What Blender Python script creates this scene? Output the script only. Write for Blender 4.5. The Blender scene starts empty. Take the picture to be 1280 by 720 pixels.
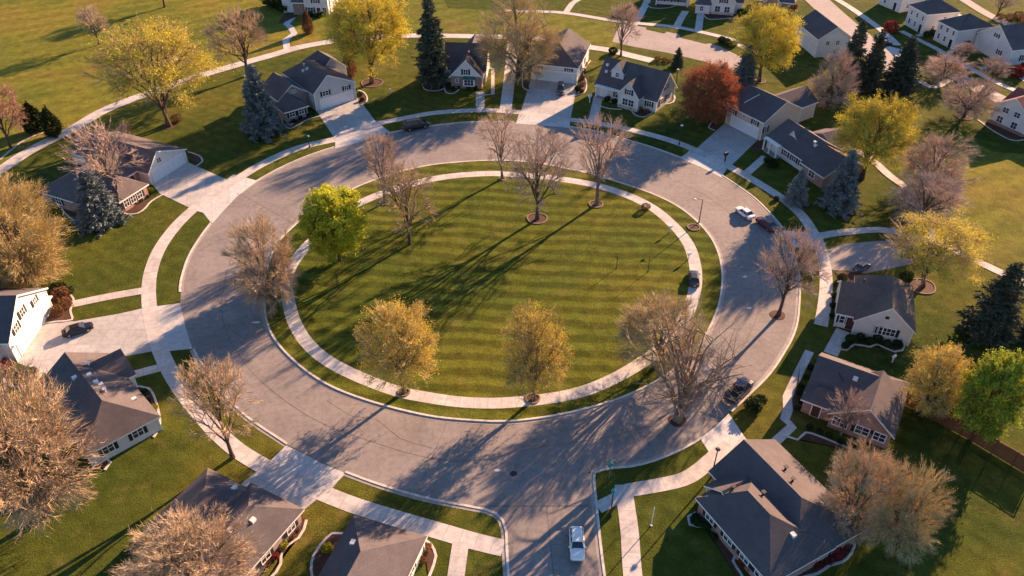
import bpy, math, random
import numpy as np
from mathutils import Vector, Matrix
from mathutils.geometry import tessellate_polygon
random.seed(4); rng = np.random.default_rng(4)
sc = bpy.context.scene; COL = sc.collection
# ------------------------------------------------------------------ camera model (a drone 75 m up) and survey helper
TH = math.radians(38.0); F = 1000.0; CH = 75.0
def at(x, y, h=0.0):
    """world position of a surveyed photo point lying h metres above the ground"""
    u = (x-640)/F; v = (y-360)/F; k = (CH-h); d = math.sin(TH)+v*math.cos(TH)
    return (u*k/d, k*(math.cos(TH)-v*math.sin(TH))/d)
def height(base, topy):
    B = at(*base); v = (topy-360)/F; s, c = math.sin(TH), math.cos(TH)
    return CH - B[1]*(s+v*c)/(c-v*s)
# ------------------------------------------------------------------ materials
MATS = {}
def newmat(name):
    m = bpy.data.materials.new(name); m.use_nodes = True; MATS[name] = m
    nt = m.node_tree; b = nt.nodes['Principled BSDF']
    b.inputs['Specular IOR Level'].default_value = 0.25
    return m, nt, b
def N(nt, t, **kw):
    n = nt.nodes.new(t)
    for k, v in kw.items(): setattr(n, k, v)
    return n
def mixc(nt, fac, a, b, mode='MIX'):
    n = N(nt, 'ShaderNodeMix', data_type='RGBA', blend_type=mode)
    for sock, val in ((n.inputs[0], fac), (n.inputs[6], a), (n.inputs[7], b)):
        if hasattr(val, 'is_linked') or hasattr(val, 'links'): nt.links.new(val, sock)
        else: sock.default_value = val if not isinstance(val, tuple) else (*val, 1)
    return n.outputs[2]
def noise(nt, vec, scale, detail=4, rough=.6):
    n = N(nt, 'ShaderNodeTexNoise'); n.inputs['Scale'].default_value = scale
    n.inputs['Detail'].default_value = detail; n.inputs['Roughness'].default_value = rough
    nt.links.new(vec, n.inputs['Vector']); return n.outputs['Fac']
def ramp(nt, fac, stops):
    r = N(nt, 'ShaderNodeValToRGB'); e = r.color_ramp.elements
    while len(e) > 1: e.remove(e[-1])
    e[0].position = stops[0][0]; e[0].color = (*stops[0][1], 1)
    for p, c in stops[1:]:
        q = e.new(p); q.color = (*c, 1)
    nt.links.new(fac, r.inputs[0]); return r.outputs[0]
def mul(nt, a, b): return mixc(nt, 1.0, a, b, 'MULTIPLY')
def g3(v): return (v, v, v)
def coord(nt, kind='Object'):
    return N(nt, 'ShaderNodeTexCoord').outputs[kind]
def math_(nt, op, a, b=None, c=None):
    n = N(nt, 'ShaderNodeMath', operation=op)
    for i, v in enumerate((a, b, c)):
        if v is None: continue
        if hasattr(v, 'links'): nt.links.new(v, n.inputs[i])
        else: n.inputs[i].default_value = v
    return n.outputs[0]
def bump(nt, b, h, dist, strength=.6):
    n = N(nt, 'ShaderNodeBump'); n.inputs['Distance'].default_value = dist; n.inputs['Strength'].default_value = strength
    nt.links.new(h, n.inputs['Height']); nt.links.new(n.outputs[0], b.inputs['Normal'])

def grass_mat(name, c_lo, c_hi, dry, stripe=None, sdir=(0, 1), smax=.16):
    m, nt, b = newmat(name); g = N(nt, 'ShaderNodeNewGeometry').outputs['Position']
    n1 = noise(nt, g, .045, 5); n2 = noise(nt, g, .5, 5, .7); n3 = noise(nt, g, 5.0, 4, .75)
    c = ramp(nt, n1, [(.3, c_lo), (.52, c_hi), (.72, dry)])
    c = mul(nt, c, ramp(nt, n2, [(.3, g3(.62)), (.7, g3(1.3))]))
    c = mul(nt, c, ramp(nt, n3, [(.25, g3(.6)), (.75, g3(1.4))]))
    n4 = noise(nt, g, .28, 6, .8)
    c = mixc(nt, ramp(nt, n4, [(.54, g3(0)), (.66, g3(.6))]), c, (.15, .125, .04))
    n5 = noise(nt, g, .9, 5, .75)
    c = mixc(nt, ramp(nt, n5, [(.22, g3(.6)), (.36, g3(0))]), c, (.035, .062, .014))
    vr = N(nt, 'ShaderNodeTexVoronoi', feature='SMOOTH_F1'); vr.inputs['Scale'].default_value = .035; nt.links.new(g, vr.inputs['Vector']); sp = N(nt, 'ShaderNodeSeparateColor'); nt.links.new(vr.outputs['Color'], sp.inputs[0])
    c = mul(nt, c, ramp(nt, sp.outputs[0], [(.1, (.82, .9, .9)), (.9, (1.18, 1.08, 1.05))]))
    if stripe:
        s = N(nt, 'ShaderNodeSeparateXYZ'); nt.links.new(g, s.inputs[0])
        k = math_(nt, 'ADD', math_(nt, 'MULTIPLY', s.outputs[0], sdir[0]/stripe), math_(nt, 'MULTIPLY', s.outputs[1], sdir[1]/stripe))
        k = math_(nt, 'ADD', k, math_(nt, 'MULTIPLY', noise(nt, g, .07, 3), 1.1))
        w = math_(nt, 'SINE', math_(nt, 'MULTIPLY', k, 2*math.pi))
        w = math_(nt, 'MULTIPLY_ADD', w, .5, .5)
        c = mul(nt, c, ramp(nt, w, [(.25, g3(1-smax)), (.75, g3(1+smax))]))
    nt.links.new(c, b.inputs['Base Color']); b.inputs['Roughness'].default_value = 1; b.inputs['Specular IOR Level'].default_value = .05
    bump(nt, b, n3, .22, .8)
    return m
grass_mat('lawn', (.040, .066, .013), (.078, .093, .015), (.125, .110, .022), stripe=2.6, sdir=(.55, .83), smax=.06)
grass_mat('island_lawn', (.060, .088, .014), (.095, .108, .015), (.13, .118, .020), stripe=2.9, sdir=(.10, .99), smax=.22)
grass_mat('meadow', (.10, .13, .02), (.155, .155, .025), (.185, .14, .035), stripe=6, sdir=(-.5, .86), smax=.08)

def hard_mat(name, base, var=.14, joint=None, grain=9., stain=.25, rough=.9):
    m, nt, b = newmat(name); g = N(nt, 'ShaderNodeNewGeometry').outputs['Position']
    n1 = noise(nt, g, .16, 5, .65); n2 = noise(nt, g, 1.3, 5, .7); n3 = noise(nt, g, grain, 3, .7)
    c = ramp(nt, n1, [(.3, tuple(v*(1-var) for v in base)), (.7, tuple(v*(1+var) for v in base))])
    c = mul(nt, c, ramp(nt, n2, [(.3, g3(1-stain)), (.55, g3(1.0)), (.8, g3(1.07))]))
    c = mul(nt, c, ramp(nt, n3, [(.3, g3(.88)), (.7, g3(1.1))]))
    if joint:
        uv = N(nt, 'ShaderNodeUVMap').outputs[0]; s = N(nt, 'ShaderNodeSeparateXYZ'); nt.links.new(uv, s.inputs[0])
        ms = []
        for k in (0, 1):
            if not joint[k]: continue
            fr = math_(nt, 'FRACT', math_(nt, 'DIVIDE', s.outputs[k], joint[k]))
            ms.append(math_(nt, 'LESS_THAN', math_(nt, 'ABSOLUTE', math_(nt, 'SUBTRACT', fr, .5)), .5-.035/joint[k]*1.0))
        fl = N(nt, 'ShaderNodeVectorMath', operation='FLOOR'); dv = N(nt, 'ShaderNodeVectorMath', operation='DIVIDE'); nt.links.new(uv, dv.inputs[0]); dv.inputs[1].default_value = (joint[0] or 50, joint[1] or 50, 1); nt.links.new(dv.outputs[0], fl.inputs[0])
        wn = N(nt, 'ShaderNodeTexWhiteNoise'); nt.links.new(fl.outputs[0], wn.inputs['Vector']); c = mul(nt, c, ramp(nt, wn.outputs['Value'], [(0, g3(.87)), (.5, g3(.99)), (1, g3(1.07))]))
        mm = ms[0] if len(ms) == 1 else math_(nt, 'MINIMUM', ms[0], ms[1])
        c = mixc(nt, mm, tuple(v*.66 for v in base), c)
    nt.links.new(c, b.inputs['Base Color']); b.inputs['Roughness'].default_value = rough
    bump(nt, b, n3, .01, .4)
    return m
hard_mat('road', (.235, .215, .205), .15, stain=.26, grain=5)
def road_wear():
    m = MATS['road']; nt = m.node_tree; b = nt.nodes['Principled BSDF']; src = b.inputs['Base Color'].links[0].from_socket
    g = N(nt, 'ShaderNodeNewGeometry').outputs['Position']
    wv = N(nt, 'ShaderNodeVectorMath', operation='ADD'); nt.links.new(g, wv.inputs[0])
    nz = N(nt, 'ShaderNodeTexNoise'); nz.inputs['Scale'].default_value = .5; nz.inputs['Detail'].default_value = 5; nt.links.new(g, nz.inputs['Vector'])
    sc2 = N(nt, 'ShaderNodeVectorMath', operation='SCALE'); nt.links.new(nz.outputs['Color'], sc2.inputs[0]); sc2.inputs['Scale'].default_value = 2.5; nt.links.new(sc2.outputs[0], wv.inputs[1])
    vo = N(nt, 'ShaderNodeTexVoronoi', feature='DISTANCE_TO_EDGE'); vo.inputs['Scale'].default_value = .12; nt.links.new(wv.outputs[0], vo.inputs['Vector'])
    crack = ramp(nt, vo.outputs['Distance'], [(0, g3(.72)), (.006, g3(.86)), (.012, g3(1))])
    gate = ramp(nt, noise(nt, g, .09, 3), [(.46, g3(1)), (.56, g3(0))])
    c = mixc(nt, gate, src, mul(nt, src, crack))
    v2 = N(nt, 'ShaderNodeTexVoronoi', feature='F1'); v2.inputs['Scale'].default_value = .16; nt.links.new(g, v2.inputs['Vector'])
    sp = N(nt, 'ShaderNodeSeparateColor'); nt.links.new(v2.outputs['Color'], sp.inputs[0])
    c = mul(nt, c, ramp(nt, sp.outputs[0], [(.0, g3(.93)), (1, g3(1.06))]))
    oil = ramp(nt, noise(nt, g, .7, 5, .8), [(.26, g3(.62)), (.36, g3(1))]); c = mul(nt, c, oil)
    nt.links.new(c, b.inputs['Base Color'])
road_wear()
hard_mat('far_road', (.30, .27, .26), .13, stain=.2, grain=5)
hard_mat('sidewalk', (.51, .49, .465), .09, joint=(1.8, 0))
hard_mat('driveway', (.42, .42, .415), .10, joint=(3.2, 3.2))
hard_mat('apron', (.52, .52, .515), .09, joint=(3.0, 0))
hard_mat('kerb', (.58, .55, .50), .10, joint=(3.0, 0), stain=.3)
hard_mat('seam', (.15, .135, .125), .2)
hard_mat('gutter', (.33, .30, .27), .1)
hard_mat('mulch', (.085, .045, .03), .35, grain=14, stain=.4)
hard_mat('mulch_edge', (.20, .15, .115), .2)
hard_mat('paint_mark', (.75, .73, .7), .05)

def simple(name, base, rough=.7, metal=0, var=.12, scale=3., spec=.25, rnd=0):
    m, nt, b = newmat(name); co = coord(nt)
    n1 = noise(nt, co, scale, 4)
    c = ramp(nt, n1, [(.3, tuple(v*(1-var) for v in base)), (.7, tuple(min(1, v*(1+var)) for v in base))])
    if rnd:
        r = N(nt, 'ShaderNodeObjectInfo').outputs['Random']
        c = mul(nt, c, ramp(nt, r, [(0, g3(1-rnd)), (1, g3(1+rnd))]))
    nt.links.new(c, b.inputs['Base Color']); b.inputs['Roughness'].default_value = rough
    b.inputs['Metallic'].default_value = metal; b.inputs['Specular IOR Level'].default_value = spec
    return m
def shingle(name, base):
    m, nt, b = newmat(name); co = coord(nt, 'UV')
    br = N(nt, 'ShaderNodeTexBrick'); nt.links.new(co, br.inputs['Vector'])
    br.inputs['Scale'].default_value = 1; br.inputs['Brick Width'].default_value = .6; br.inputs['Row Height'].default_value = .2
    br.inputs['Mortar Size'].default_value = .03; br.inputs['Bias'].default_value = 0
    br.inputs['Color1'].default_value = (*[v*.93 for v in base], 1); br.inputs['Color2'].default_value = (*[v*1.07 for v in base], 1)
    br.inputs['Mortar'].default_value = (*[v*.84 for v in base], 1)
    n1 = noise(nt, N(nt, 'ShaderNodeNewGeometry').outputs['Position'], .35, 6, .75)
    c = mul(nt, br.outputs['Color'], ramp(nt, n1, [(.3, g3(.8)), (.7, g3(1.18))]))
    nt.links.new(c, b.inputs['Base Color']); b.inputs['Roughness'].default_value = .95; b.inputs['Specular IOR Level'].default_value = .1
    bump(nt, b, br.outputs['Fac'], .02, .5)
shingle('shingle_dark', (.114, .103, .108)); shingle('shingle_brown', (.15, .122, .11)); shingle('shingle_red', (.26, .10, .09)); shingle('shingle_grey', (.135, .115, .115))
def siding(name, base, row=.22):
    m, nt, b = newmat(name); g = N(nt, 'ShaderNodeNewGeometry').outputs['Position']; s = N(nt, 'ShaderNodeSeparateXYZ'); nt.links.new(g, s.inputs[0])
    fr = math_(nt, 'FRACT', math_(nt, 'DIVIDE', s.outputs[2], row))
    c = ramp(nt, fr, [(0, tuple(v*.72 for v in base)), (.14, base), (1, tuple(v*1.03 for v in base))])
    c = mul(nt, c, ramp(nt, noise(nt, g, .7, 4), [(.3, g3(.9)), (.7, g3(1.05))]))
    nt.links.new(c, b.inputs['Base Color']); b.inputs['Roughness'].default_value = .75
    bump(nt, b, fr, .02, .5)
siding('siding_white', (.64, .63, .61)); siding('siding_grey', (.50, .50, .50)); siding('siding_beige', (.56, .45, .36))
def brick(name, a, c2):
    m, nt, b = newmat(name); co = coord(nt, 'UV'); br = N(nt, 'ShaderNodeTexBrick'); nt.links.new(co, br.inputs['Vector'])
    br.inputs['Scale'].default_value = 1; br.inputs['Brick Width'].default_value = .42; br.inputs['Row Height'].default_value = .15; br.inputs['Mortar Size'].default_value = .015
    br.inputs['Color1'].default_value = (*a, 1); br.inputs['Color2'].default_value = (*c2, 1); br.inputs['Mortar'].default_value = (.4, .35, .32, 1)
    n1 = noise(nt, N(nt, 'ShaderNodeNewGeometry').outputs['Position'], .9, 4)
    c = mul(nt, br.outputs['Color'], ramp(nt, n1, [(.3, g3(.8)), (.7, g3(1.15))]))
    nt.links.new(c, b.inputs['Base Color']); b.inputs['Roughness'].default_value = .9
brick('brick_pink', (.36, .19, .15), (.27, .13, .105)); brick('brick_brown', (.26, .16, .12), (.19, .11, .08)); brick('brick_grey', (.34, .27, .24), (.26, .20, .18))
simple('trim', (.78, .76, .73), .6); simple('door_panel', (.66, .67, .68), .55, var=.05); simple('shutter', (.02, .022, .03), .6)
simple('dark_door', (.10, .04, .03), .5); simple('stone', (.42, .37, .33), .9, var=.3, scale=2); simple('vent', (.6, .6, .6), .5); simple('awning', (.03, .12, .10), .7)
simple('glass', (.03, .04, .055), .12, spec=.6, var=.2); simple('metal_dark', (.03, .03, .035), .5); simple('metal_grey', (.35, .35, .35), .45, .6)
simple('teal', (.02, .25, .24), .5); simple('white_box', (.75, .74, .72), .5); simple('rubber', (.02, .02, .02), .9); simple('rim', (.4, .4, .42), .35, .8)
simple('fence_wood', (.15, .055, .03), .85, var=.3, scale=5); simple('brick_red_thing', (.35, .12, .06), .8)
simple('lens', (.7, .7, .68), .2, spec=.6); simple('tail_red', (.3, .01, .01), .3); simple('plate', (.6, .6, .6), .5)
for n, c in (('car_white', (.78, .77, .75)), ('car_black', (.012, .012, .014)), ('car_maroon', (.09, .012, .022)), ('car_navy', (.015, .028, .07)), ('car_plum', (.045, .02, .06)), ('car_char', (.03, .032, .036))):
    m = simple(n, c, .28, var=.03, spec=.5); m.node_tree.nodes['Principled BSDF'].inputs['Coat Weight'].default_value = .6 if n == 'car_white' else .25
def leafmat(name, base, var=.3, trans=.25, rnd=.1):
    m, nt, b = newmat(name); g = N(nt, 'ShaderNodeNewGeometry').outputs['Position']
    n1 = noise(nt, g, .45, 3); n2 = noise(nt, g, 3., 2)
    c = ramp(nt, n1, [(.3, tuple(v*(1-var) for v in base)), (.7, tuple(v*(1+var) for v in base))])
    c = mul(nt, c, ramp(nt, n2, [(.3, g3(.75)), (.7, g3(1.25))]))
    r = N(nt, 'ShaderNodeObjectInfo').outputs['Random']
    c = mul(nt, c, ramp(nt, r, [(0, g3(1-rnd)), (1, g3(1+rnd))]))
    nt.links.new(c, b.inputs['Base Color']); b.inputs['Roughness'].default_value = .85; b.inputs['Specular IOR Level'].default_value = .08
    if trans:
        t = N(nt, 'ShaderNodeBsdfTranslucent'); nt.links.new(c, t.inputs[0]); mx = N(nt, 'ShaderNodeMixShader'); mx.inputs[0].default_value = trans
        nt.links.new(b.outputs[0], mx.inputs[1]); nt.links.new(t.outputs[0], mx.inputs[2])
        nt.links.new(mx.outputs[0], nt.nodes['Material Output'].inputs[0])
    return m
simple('bark', (.095, .068, .055), .95, var=.35, scale=1.5, spec=.05); simple('bark_pale', (.20, .15, .12), .95, var=.3, scale=1.5, spec=.05)
leafmat('twig_tan', (.45, .345, .225), trans=0); leafmat('twig_olive', (.46, .37, .21), trans=0); leafmat('twig_pink', (.46, .355, .28), trans=0); leafmat('twig_gold', (.46, .36, .17), trans=0); leafmat('twig_yellow', (.46, .37, .09), trans=0); leafmat('twig_brown', (.24, .17, .12), trans=0)
leafmat('leaf_yellow', (.60, .52, .06)); leafmat('leaf_gold', (.52, .41, .08)); leafmat('leaf_green', (.52, .54, .05)); leafmat('leaf_dull_green', (.28, .33, .04)); leafmat('leaf_red', (.36, .115, .05)); leafmat('leaf_olive', (.30, .26, .05)); leafmat('leaf_salmon', (.42, .25, .18))
leafmat('needle_blue', (.20, .235, .225), trans=0, rnd=.15); leafmat('needle_dark', (.085, .098, .065), trans=0, rnd=.15); leafmat('needle_arb', (.022, .034, .012), trans=0)
leafmat('shrub_green', (.035, .055, .018), trans=.1); leafmat('shrub_lime', (.22, .22, .02), trans=.15); leafmat('shrub_red', (.20, .035, .03), trans=.15); leafmat('shrub_brown', (.18, .09, .045), trans=.1)

# ------------------------------------------------------------------ mesh builder
class MB:
    def __init__(s): s.v = []; s.f = []; s.mi = []; s.uv = []
    def face(s, pts, mi=0, uv=None):
        i = len(s.v); s.v += [tuple(p) for p in pts]; s.f.append(tuple(range(i, i+len(pts)))); s.mi.append(mi)
        if uv is None:
            a = Vector(pts[0]); n = (Vector(pts[1])-a).cross(Vector(pts[-1])-a)
            if n.length < 1e-9: n = Vector((0, 0, 1))
            n.normalize(); ux = Vector((0, 0, 1)).cross(n)
            if ux.length < .05: ux = Vector((1, 0, 0))
            ux.normalize(); uy = n.cross(ux); uv = [((Vector(p)).dot(ux), (Vector(p)).dot(uy)) for p in pts]
        s.uv += uv
    def box(s, x0, x1, y0, y1, z0, z1, mi=0):
        p = [(x, y, z) for z in (z0, z1) for y in (y0, y1) for x in (x0, x1)]
        for q in ((0, 2, 3, 1), (4, 5, 7, 6), (0, 1, 5, 4), (2, 6, 7, 3), (0, 4, 6, 2), (1, 3, 7, 5)): s.face([p[k] for k in q], mi)
    def tube(s, a, b, r0, r1, n=8, mi=0, caps=True):
        a = Vector(a); b = Vector(b); d = (b-a).normalized(); u = d.orthogonal().normalized(); w = d.cross(u)
        A = [a+(u*math.cos(t)+w*math.sin(t))*r0 for t in [2*math.pi*k/n for k in range(n)]]
        B = [b+(u*math.cos(t)+w*math.sin(t))*r1 for t in [2*math.pi*k/n for k in range(n)]]
        for k in range(n): s.face([A[k], A[(k+1) % n], B[(k+1) % n], B[k]], mi)
        if caps: s.face(A[::-1], mi); s.face(B, mi)
    def xf(s, M): s.v = [tuple(M @ Vector(p)) for p in s.v]; return s
    def mesh(s, name, mats):
        me = bpy.data.meshes.new(name); me.from_pydata(s.v, [], s.f)
        me.materials.clear()
        for m in ([mats] if isinstance(mats, str) else mats): me.materials.append(MATS[m])
        me.polygons.foreach_set('material_index', s.mi)
        l = me.uv_layers.new(name='UVMap'); l.data.foreach_set('uv', [c for q in s.uv for c in q]); me.update(); return me
    def build(s, name, mats, parent=None):
        return link(name, s.mesh(name, mats), parent)
def link(name, me, parent=None, loc=None, rz=0, scale=None):
    o = bpy.data.objects.new(name, me); COL.objects.link(o)
    if parent: o.parent = parent
    if loc is not None: o.location = loc
    if rz: o.rotation_euler = (0, 0, rz)
    if scale is not None: o.scale = scale
    return o
def tag(o, label=None, cat=None, group=None, kind=None):
    if label: o['label'] = label
    if cat: o['category'] = cat
    if group: o['group'] = group
    if kind: o['kind'] = kind
    return o
def empty(name, loc, rz=0):
    o = link(name, None, None, loc, rz); o.empty_display_size = .3; return o
# ------------------------------------------------------------------ curves on the ground
def spline(pts, closed=False, step=1.0):
    P = [Vector((*p[:2], 0)) for p in pts]; n = len(P); out = []
    rngk = range(n if closed else n-1)
    for i in rngk:
        if closed: a, b, c, d = P[(i-1) % n], P[i], P[(i+1) % n], P[(i+2) % n]
        else: a, b, c, d = P[max(i-1, 0)], P[i], P[i+1], P[min(i+2, n-1)]
        k = max(1, int((c-b).length/step))
        for j in range(k):
            t = j/k
            out.append(.5*((2*b)+(c-a)*t+(2*a-5*b+4*c-d)*t*t+(3*b-a-3*c+d)*t**3))
    if not closed: out.append(P[-1])
    return out
def W(pts): return [at(*p) for p in pts]
def offs(C, closed):
    n = len(C); T = []
    for i in range(n):
        a = C[(i-1) % n] if closed or i > 0 else C[0]; b = C[(i+1) % n] if closed or i < n-1 else C[-1]
        d = (b-a).normalized(); T.append(Vector((-d.y, d.x, 0)))
    return T
def ribbon(mb, C, o0, o1, z0, z1=None, closed=False, mi=0):
    """strip from offset o0 to o1 (left of travel) at height z0; with z1 a solid kerb between z0 and z1"""
    T = offs(C, closed); n = len(C); L = 0
    for i in range(n if closed else n-1):
        j = (i+1) % n; a, b = C[i], C[j]; l = (b-a).length
        p = [a+T[i]*o0, b+T[j]*o0, b+T[j]*o1, a+T[i]*o1]; uv = [(L, o0), (L+l, o0), (L+l, o1), (L, o1)]
        z = z0 if z1 is None else z1
        top = [(q.x, q.y, z) for q in p]
        if o1 > o0: mb.face(top, mi, uv)
        else: mb.face(top[::-1], mi, uv[::-1])
        if z1 is not None:
            mb.face([(p[0].x, p[0].y, z0), (p[1].x, p[1].y, z0), (p[1].x, p[1].y, z1), (p[0].x, p[0].y, z1)], mi, [(L, 0), (L+l, 0), (L+l, .1), (L, .1)])
            mb.face([(p[2].x, p[2].y, z0), (p[3].x, p[3].y, z0), (p[3].x, p[3].y, z1), (p[2].x, p[2].y, z1)], mi, [(L+l, 0), (L, 0), (L, .1), (L+l, .1)])
        L += l
def poly(mb, pts, z, mi=0, ang=0):
    P = [Vector((p[0], p[1], 0)) for p in pts]; c, s = math.cos(ang), math.sin(ang)
    for t in tessellate_polygon([P]):
        q = [P[k] for k in t]
        if (q[1]-q[0]).cross(q[2]-q[0]).z < 0: q = q[::-1]
        mb.face([(p.x, p.y, z) for p in q], mi, [(p.x*c+p.y*s, -p.x*s+p.y*c) for p in q])
def struct(name, mb, mats): return tag(mb.build(name, mats), kind='structure')

# ------------------------------------------------------------------ THE GROUND
mb = MB(); mb.face([(-1500, -900, 0), (1500, -900, 0), (1500, 2500, 0), (-1500, 2500, 0)]); struct('ground', mb, 'lawn')
OUT = [(226, 370), (227, 351), (236, 322), (250.6, 297), (265, 278), (277.7, 264), (297.5, 243), (322, 226), (355, 208), (388, 194), (420, 183), (453, 174), (482, 167), (536, 158), (570, 154), (600, 152.5), (650, 153), (708, 158), (744.5, 164), (780.6, 174), (816.7, 185), (853, 198), (882, 210), (918, 230), (943, 248), (965, 270), (980, 290), (991, 315), (998, 345), (998.5, 370), (996, 400), (990, 420), (981, 437), (961, 467), (932, 496), (907, 519), (883, 541), (853, 560), (817, 575), (788, 582), (766, 584)]
OUTL = [(225, 380), (231, 409), (240, 438), (254, 463), (278, 493), (308, 522), (344.5, 547), (372, 563), (402, 578), (431, 591), (467, 604.5), (507, 617), (545, 626.5), (585, 633)]
full = OUT + [(720, 588)] + [(660, 600), (600, 634)]    # only used for fill: junction side is closed by the street
outer_world = spline(W(OUT[::1]) + [at(735, 590), at(732, 632), at(600, 633)] + W(OUTL[::-1])[1:], True, 1.5)
INN = [(329, 372), (331, 345), (340, 315), (352, 297), (370, 280), (385, 268), (410, 252), (435, 239), (462.5, 227), (495, 216), (532, 207.5), (570, 203), (620, 200.5), (665, 203), (700, 209), (740, 218), (777, 229), (815, 242), (847, 257.5), (872, 277), (890, 298), (900, 320), (904, 345), (902, 370), (896, 392), (880, 425), (855, 453), (822, 477), (780, 497), (740, 510), (702, 519), (665, 525), (630, 528), (595, 527), (545, 522.5), (495, 512), (445, 497), (407.5, 481), (375, 459), (347, 431), (333, 405)]
inner_world = spline(W(INN), True, 1.2)
mb = MB(); poly(mb, outer_world, .004); struct('ring_road', mb, 'road')
mb = MB(); poly(mb, W([(585, 631), (600, 636), (617, 641), (628, 652), (632, 672), (633, 720), (636, 800), (650, 1000), (800, 1000), (772, 800), (752, 712), (743, 650), (739, 592), (720, 590), (640, 600)]), .008, ang=.1); struct('entry_road', mb, 'road')
mb = MB(); poly(mb, W([(-60, 228), (0, 206), (62, 172), (125, 137), (200, 107), (290, 79), (380, 54), (432, 46), (507, 41), (610, 42), (672, 44), (730, 54), (770, 60), (775, 30), (700, 17), (640, 14), (560, 10), (540, -30), (300, -60), (-100, -40)]), .006); struct('meadow', mb, 'meadow')
mb = MB(); poly(mb, W([(1215, 175), (1240, 190), (1330, 195), (1400, 420), (1290, 352), (1212, 316), (1190, 290), (1200, 230)]), .006); struct('meadow', mb, 'meadow')
# island
mb = MB(); poly(mb, inner_world, .10); tag(mb.build('island_lawn', 'island_lawn'), kind='structure')
def kerb(name, C, closed=False, side=1):
    k = MB(); ribbon(k, C, 0, .28*side, .0, .13 if closed else .075, closed, 0); g = MB(); ribbon(g, C, -.42*side, 0, .016, None, closed, 0)
    o = k.build(name, 'kerb'); tag(o, kind='structure'); gg = g.build('gutter', 'gutter', o); return o
kerb('island_kerb', inner_world, True, -1)
def sub(pts, a, b): return pts[a:b]
kerb_runs = [
 OUT[0:5], OUT[5:11] if False else [(298, 242.5), (322, 226), (355, 208), (388, 194), (418, 184)],
 [(485, 166.5), (510, 162), (536, 158), (570, 154), (600, 152.5), (642, 152.5)],
 [(712, 158.5), (744.5, 164), (780.6, 174), (816.7, 185), (850, 197)],
 [(902, 219.5), (918, 230), (943, 248), (965, 270), (977, 285)],
 [(990, 312), (998, 345), (998.5, 370), (996, 400), (990, 420), (981, 437), (961, 467), (932, 496), (913, 514)],
 [(877, 546), (853, 560), (817, 575), (788, 582), (766, 584), (752, 586.5), (742.5, 590.5), (741, 597), (743, 620), (746, 650), (749, 680), (754, 720), (764, 790)],
 [(226, 378), (225, 372), (226, 360)], [(241, 437), (254, 463), (278, 493), (308, 522), (344.5, 547), (358, 556)],
 [(431, 591), (467, 604.5), (507, 617), (545, 626.5), (582, 633.5), (606, 638), (619, 643), (627, 651), (631, 664), (632, 690), (634, 720), (638, 790)],
]
kerb_runs[7] = [(224.5, 377), (225.5, 368), (226, 360)]
for i, r in enumerate(kerb_runs):
    if i in (0,): r = [(226, 365)] + OUT[1:5] + [(264, 279)]
    if i == 7: continue
    C = spline(W(r), False, 1.2)
    kerb('kerb', C, False, -1 if i in (6,) and False else (1 if i not in (8, 9) else 1))
# seams of the concrete road
def seam(pts, w=.10, z=.012, m='seam', name='road_seam'):
    s = MB(); C = spline(W(pts), False, 2); ribbon(s, C, -w/2, w/2, z); struct(name, s, m)
seam([(592, 632.5), (640, 632.8), (690, 632.6), (736, 632.5)], .16)
seam([(683, 633), (686, 660), (689, 690), (692, 720), (700, 800)], .12)
mid = [((a[0]+b[0])/2, (a[1]+b[1])/2) for a, b in (((329, 372), (226, 370)), ((347, 431), (254, 463)), ((407, 481), (344, 547)), ((495, 512), (431, 591)), ((595, 527), (545, 626)), ((665, 525), (690, 592)), ((780, 497), (817, 575)), ((855, 453), (932, 496)), ((896, 392), (981, 437)), ((902, 350), (998, 345)), ((872, 277), (943, 248)), ((777, 229), (816, 185)), ((665, 203), (680, 155)), ((532, 207), (536, 158)), ((435, 239), (388, 194)), ((352, 297), (277, 264)))]
s = MB(); C = spline(W(mid), True, 2); ribbon(s, C, -.04, .04, .012, None, True); struct('road_seam', s, 'seam')
for a, b in (((332, 403), (232, 412)), ((375, 460), (300, 514)), ((450, 499), (395, 575)), ((560, 525), (520, 619)), ((700, 521), (735, 588)), ((800, 488), (850, 561)), ((870, 440), (950, 480)), ((904, 340), (997, 335)), ((850, 260), (905, 222)), ((720, 213), (750, 166)), ((600, 201), (600, 153)), ((480, 221), (450, 176)), ((370, 281), (300, 242))):
    seam([a, ((a[0]+b[0])/2, (a[1]+b[1])/2), b], .06)
seam([(408, 500), (440, 520), (470, 524), (500, 548), (540, 560)], .05, .013); seam([(800, 560), (790, 545), (770, 520)], .05, .013); seam([(820, 570), (812, 556), (806, 540)], .05, .013)
seam([(930, 200), (905, 208), (888, 222)], .05, .013)
# sidewalks
WZ = [.022]
def walk(name, pts, w, m='sidewalk', z=.028, smooth=True):
    WZ[0] += .0021; z = WZ[0] if m != 'far_road' else WZ[0]-.012
    s = MB(); C = spline(W(pts), False, 1.0) if smooth else [Vector((*p, 0)) for p in W(pts)]
    ribbon(s, C, -w/2, w/2, z, None); return struct(name, s, m)
s = MB(); ISW = [(358, 358), (361, 378), (367.5, 402), (382.5, 427.5), (407.5, 450), (445, 470), (495, 489), (532.5, 497), (570, 502.5), (605, 504.5), (640, 503.5), (690, 498), (727.5, 490), (765, 475), (800, 455), (825, 437), (845, 415), (860, 390), (867.5, 367), (870, 348), (868, 328), (860, 305), (842, 282.5), (815, 260), (780, 243), (735, 230), (682, 222), (640, 218.5), (610, 217.5), (570, 220), (537.5, 225), (510, 232), (480, 241.5), (445, 257), (415, 279), (392.5, 299), (375, 318), (362, 338)]
C = spline(W(ISW), True, 1.0); ribbon(s, C, -.95, .95, .104, None, True)
struct('island_path', s, 'sidewalk')
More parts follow.
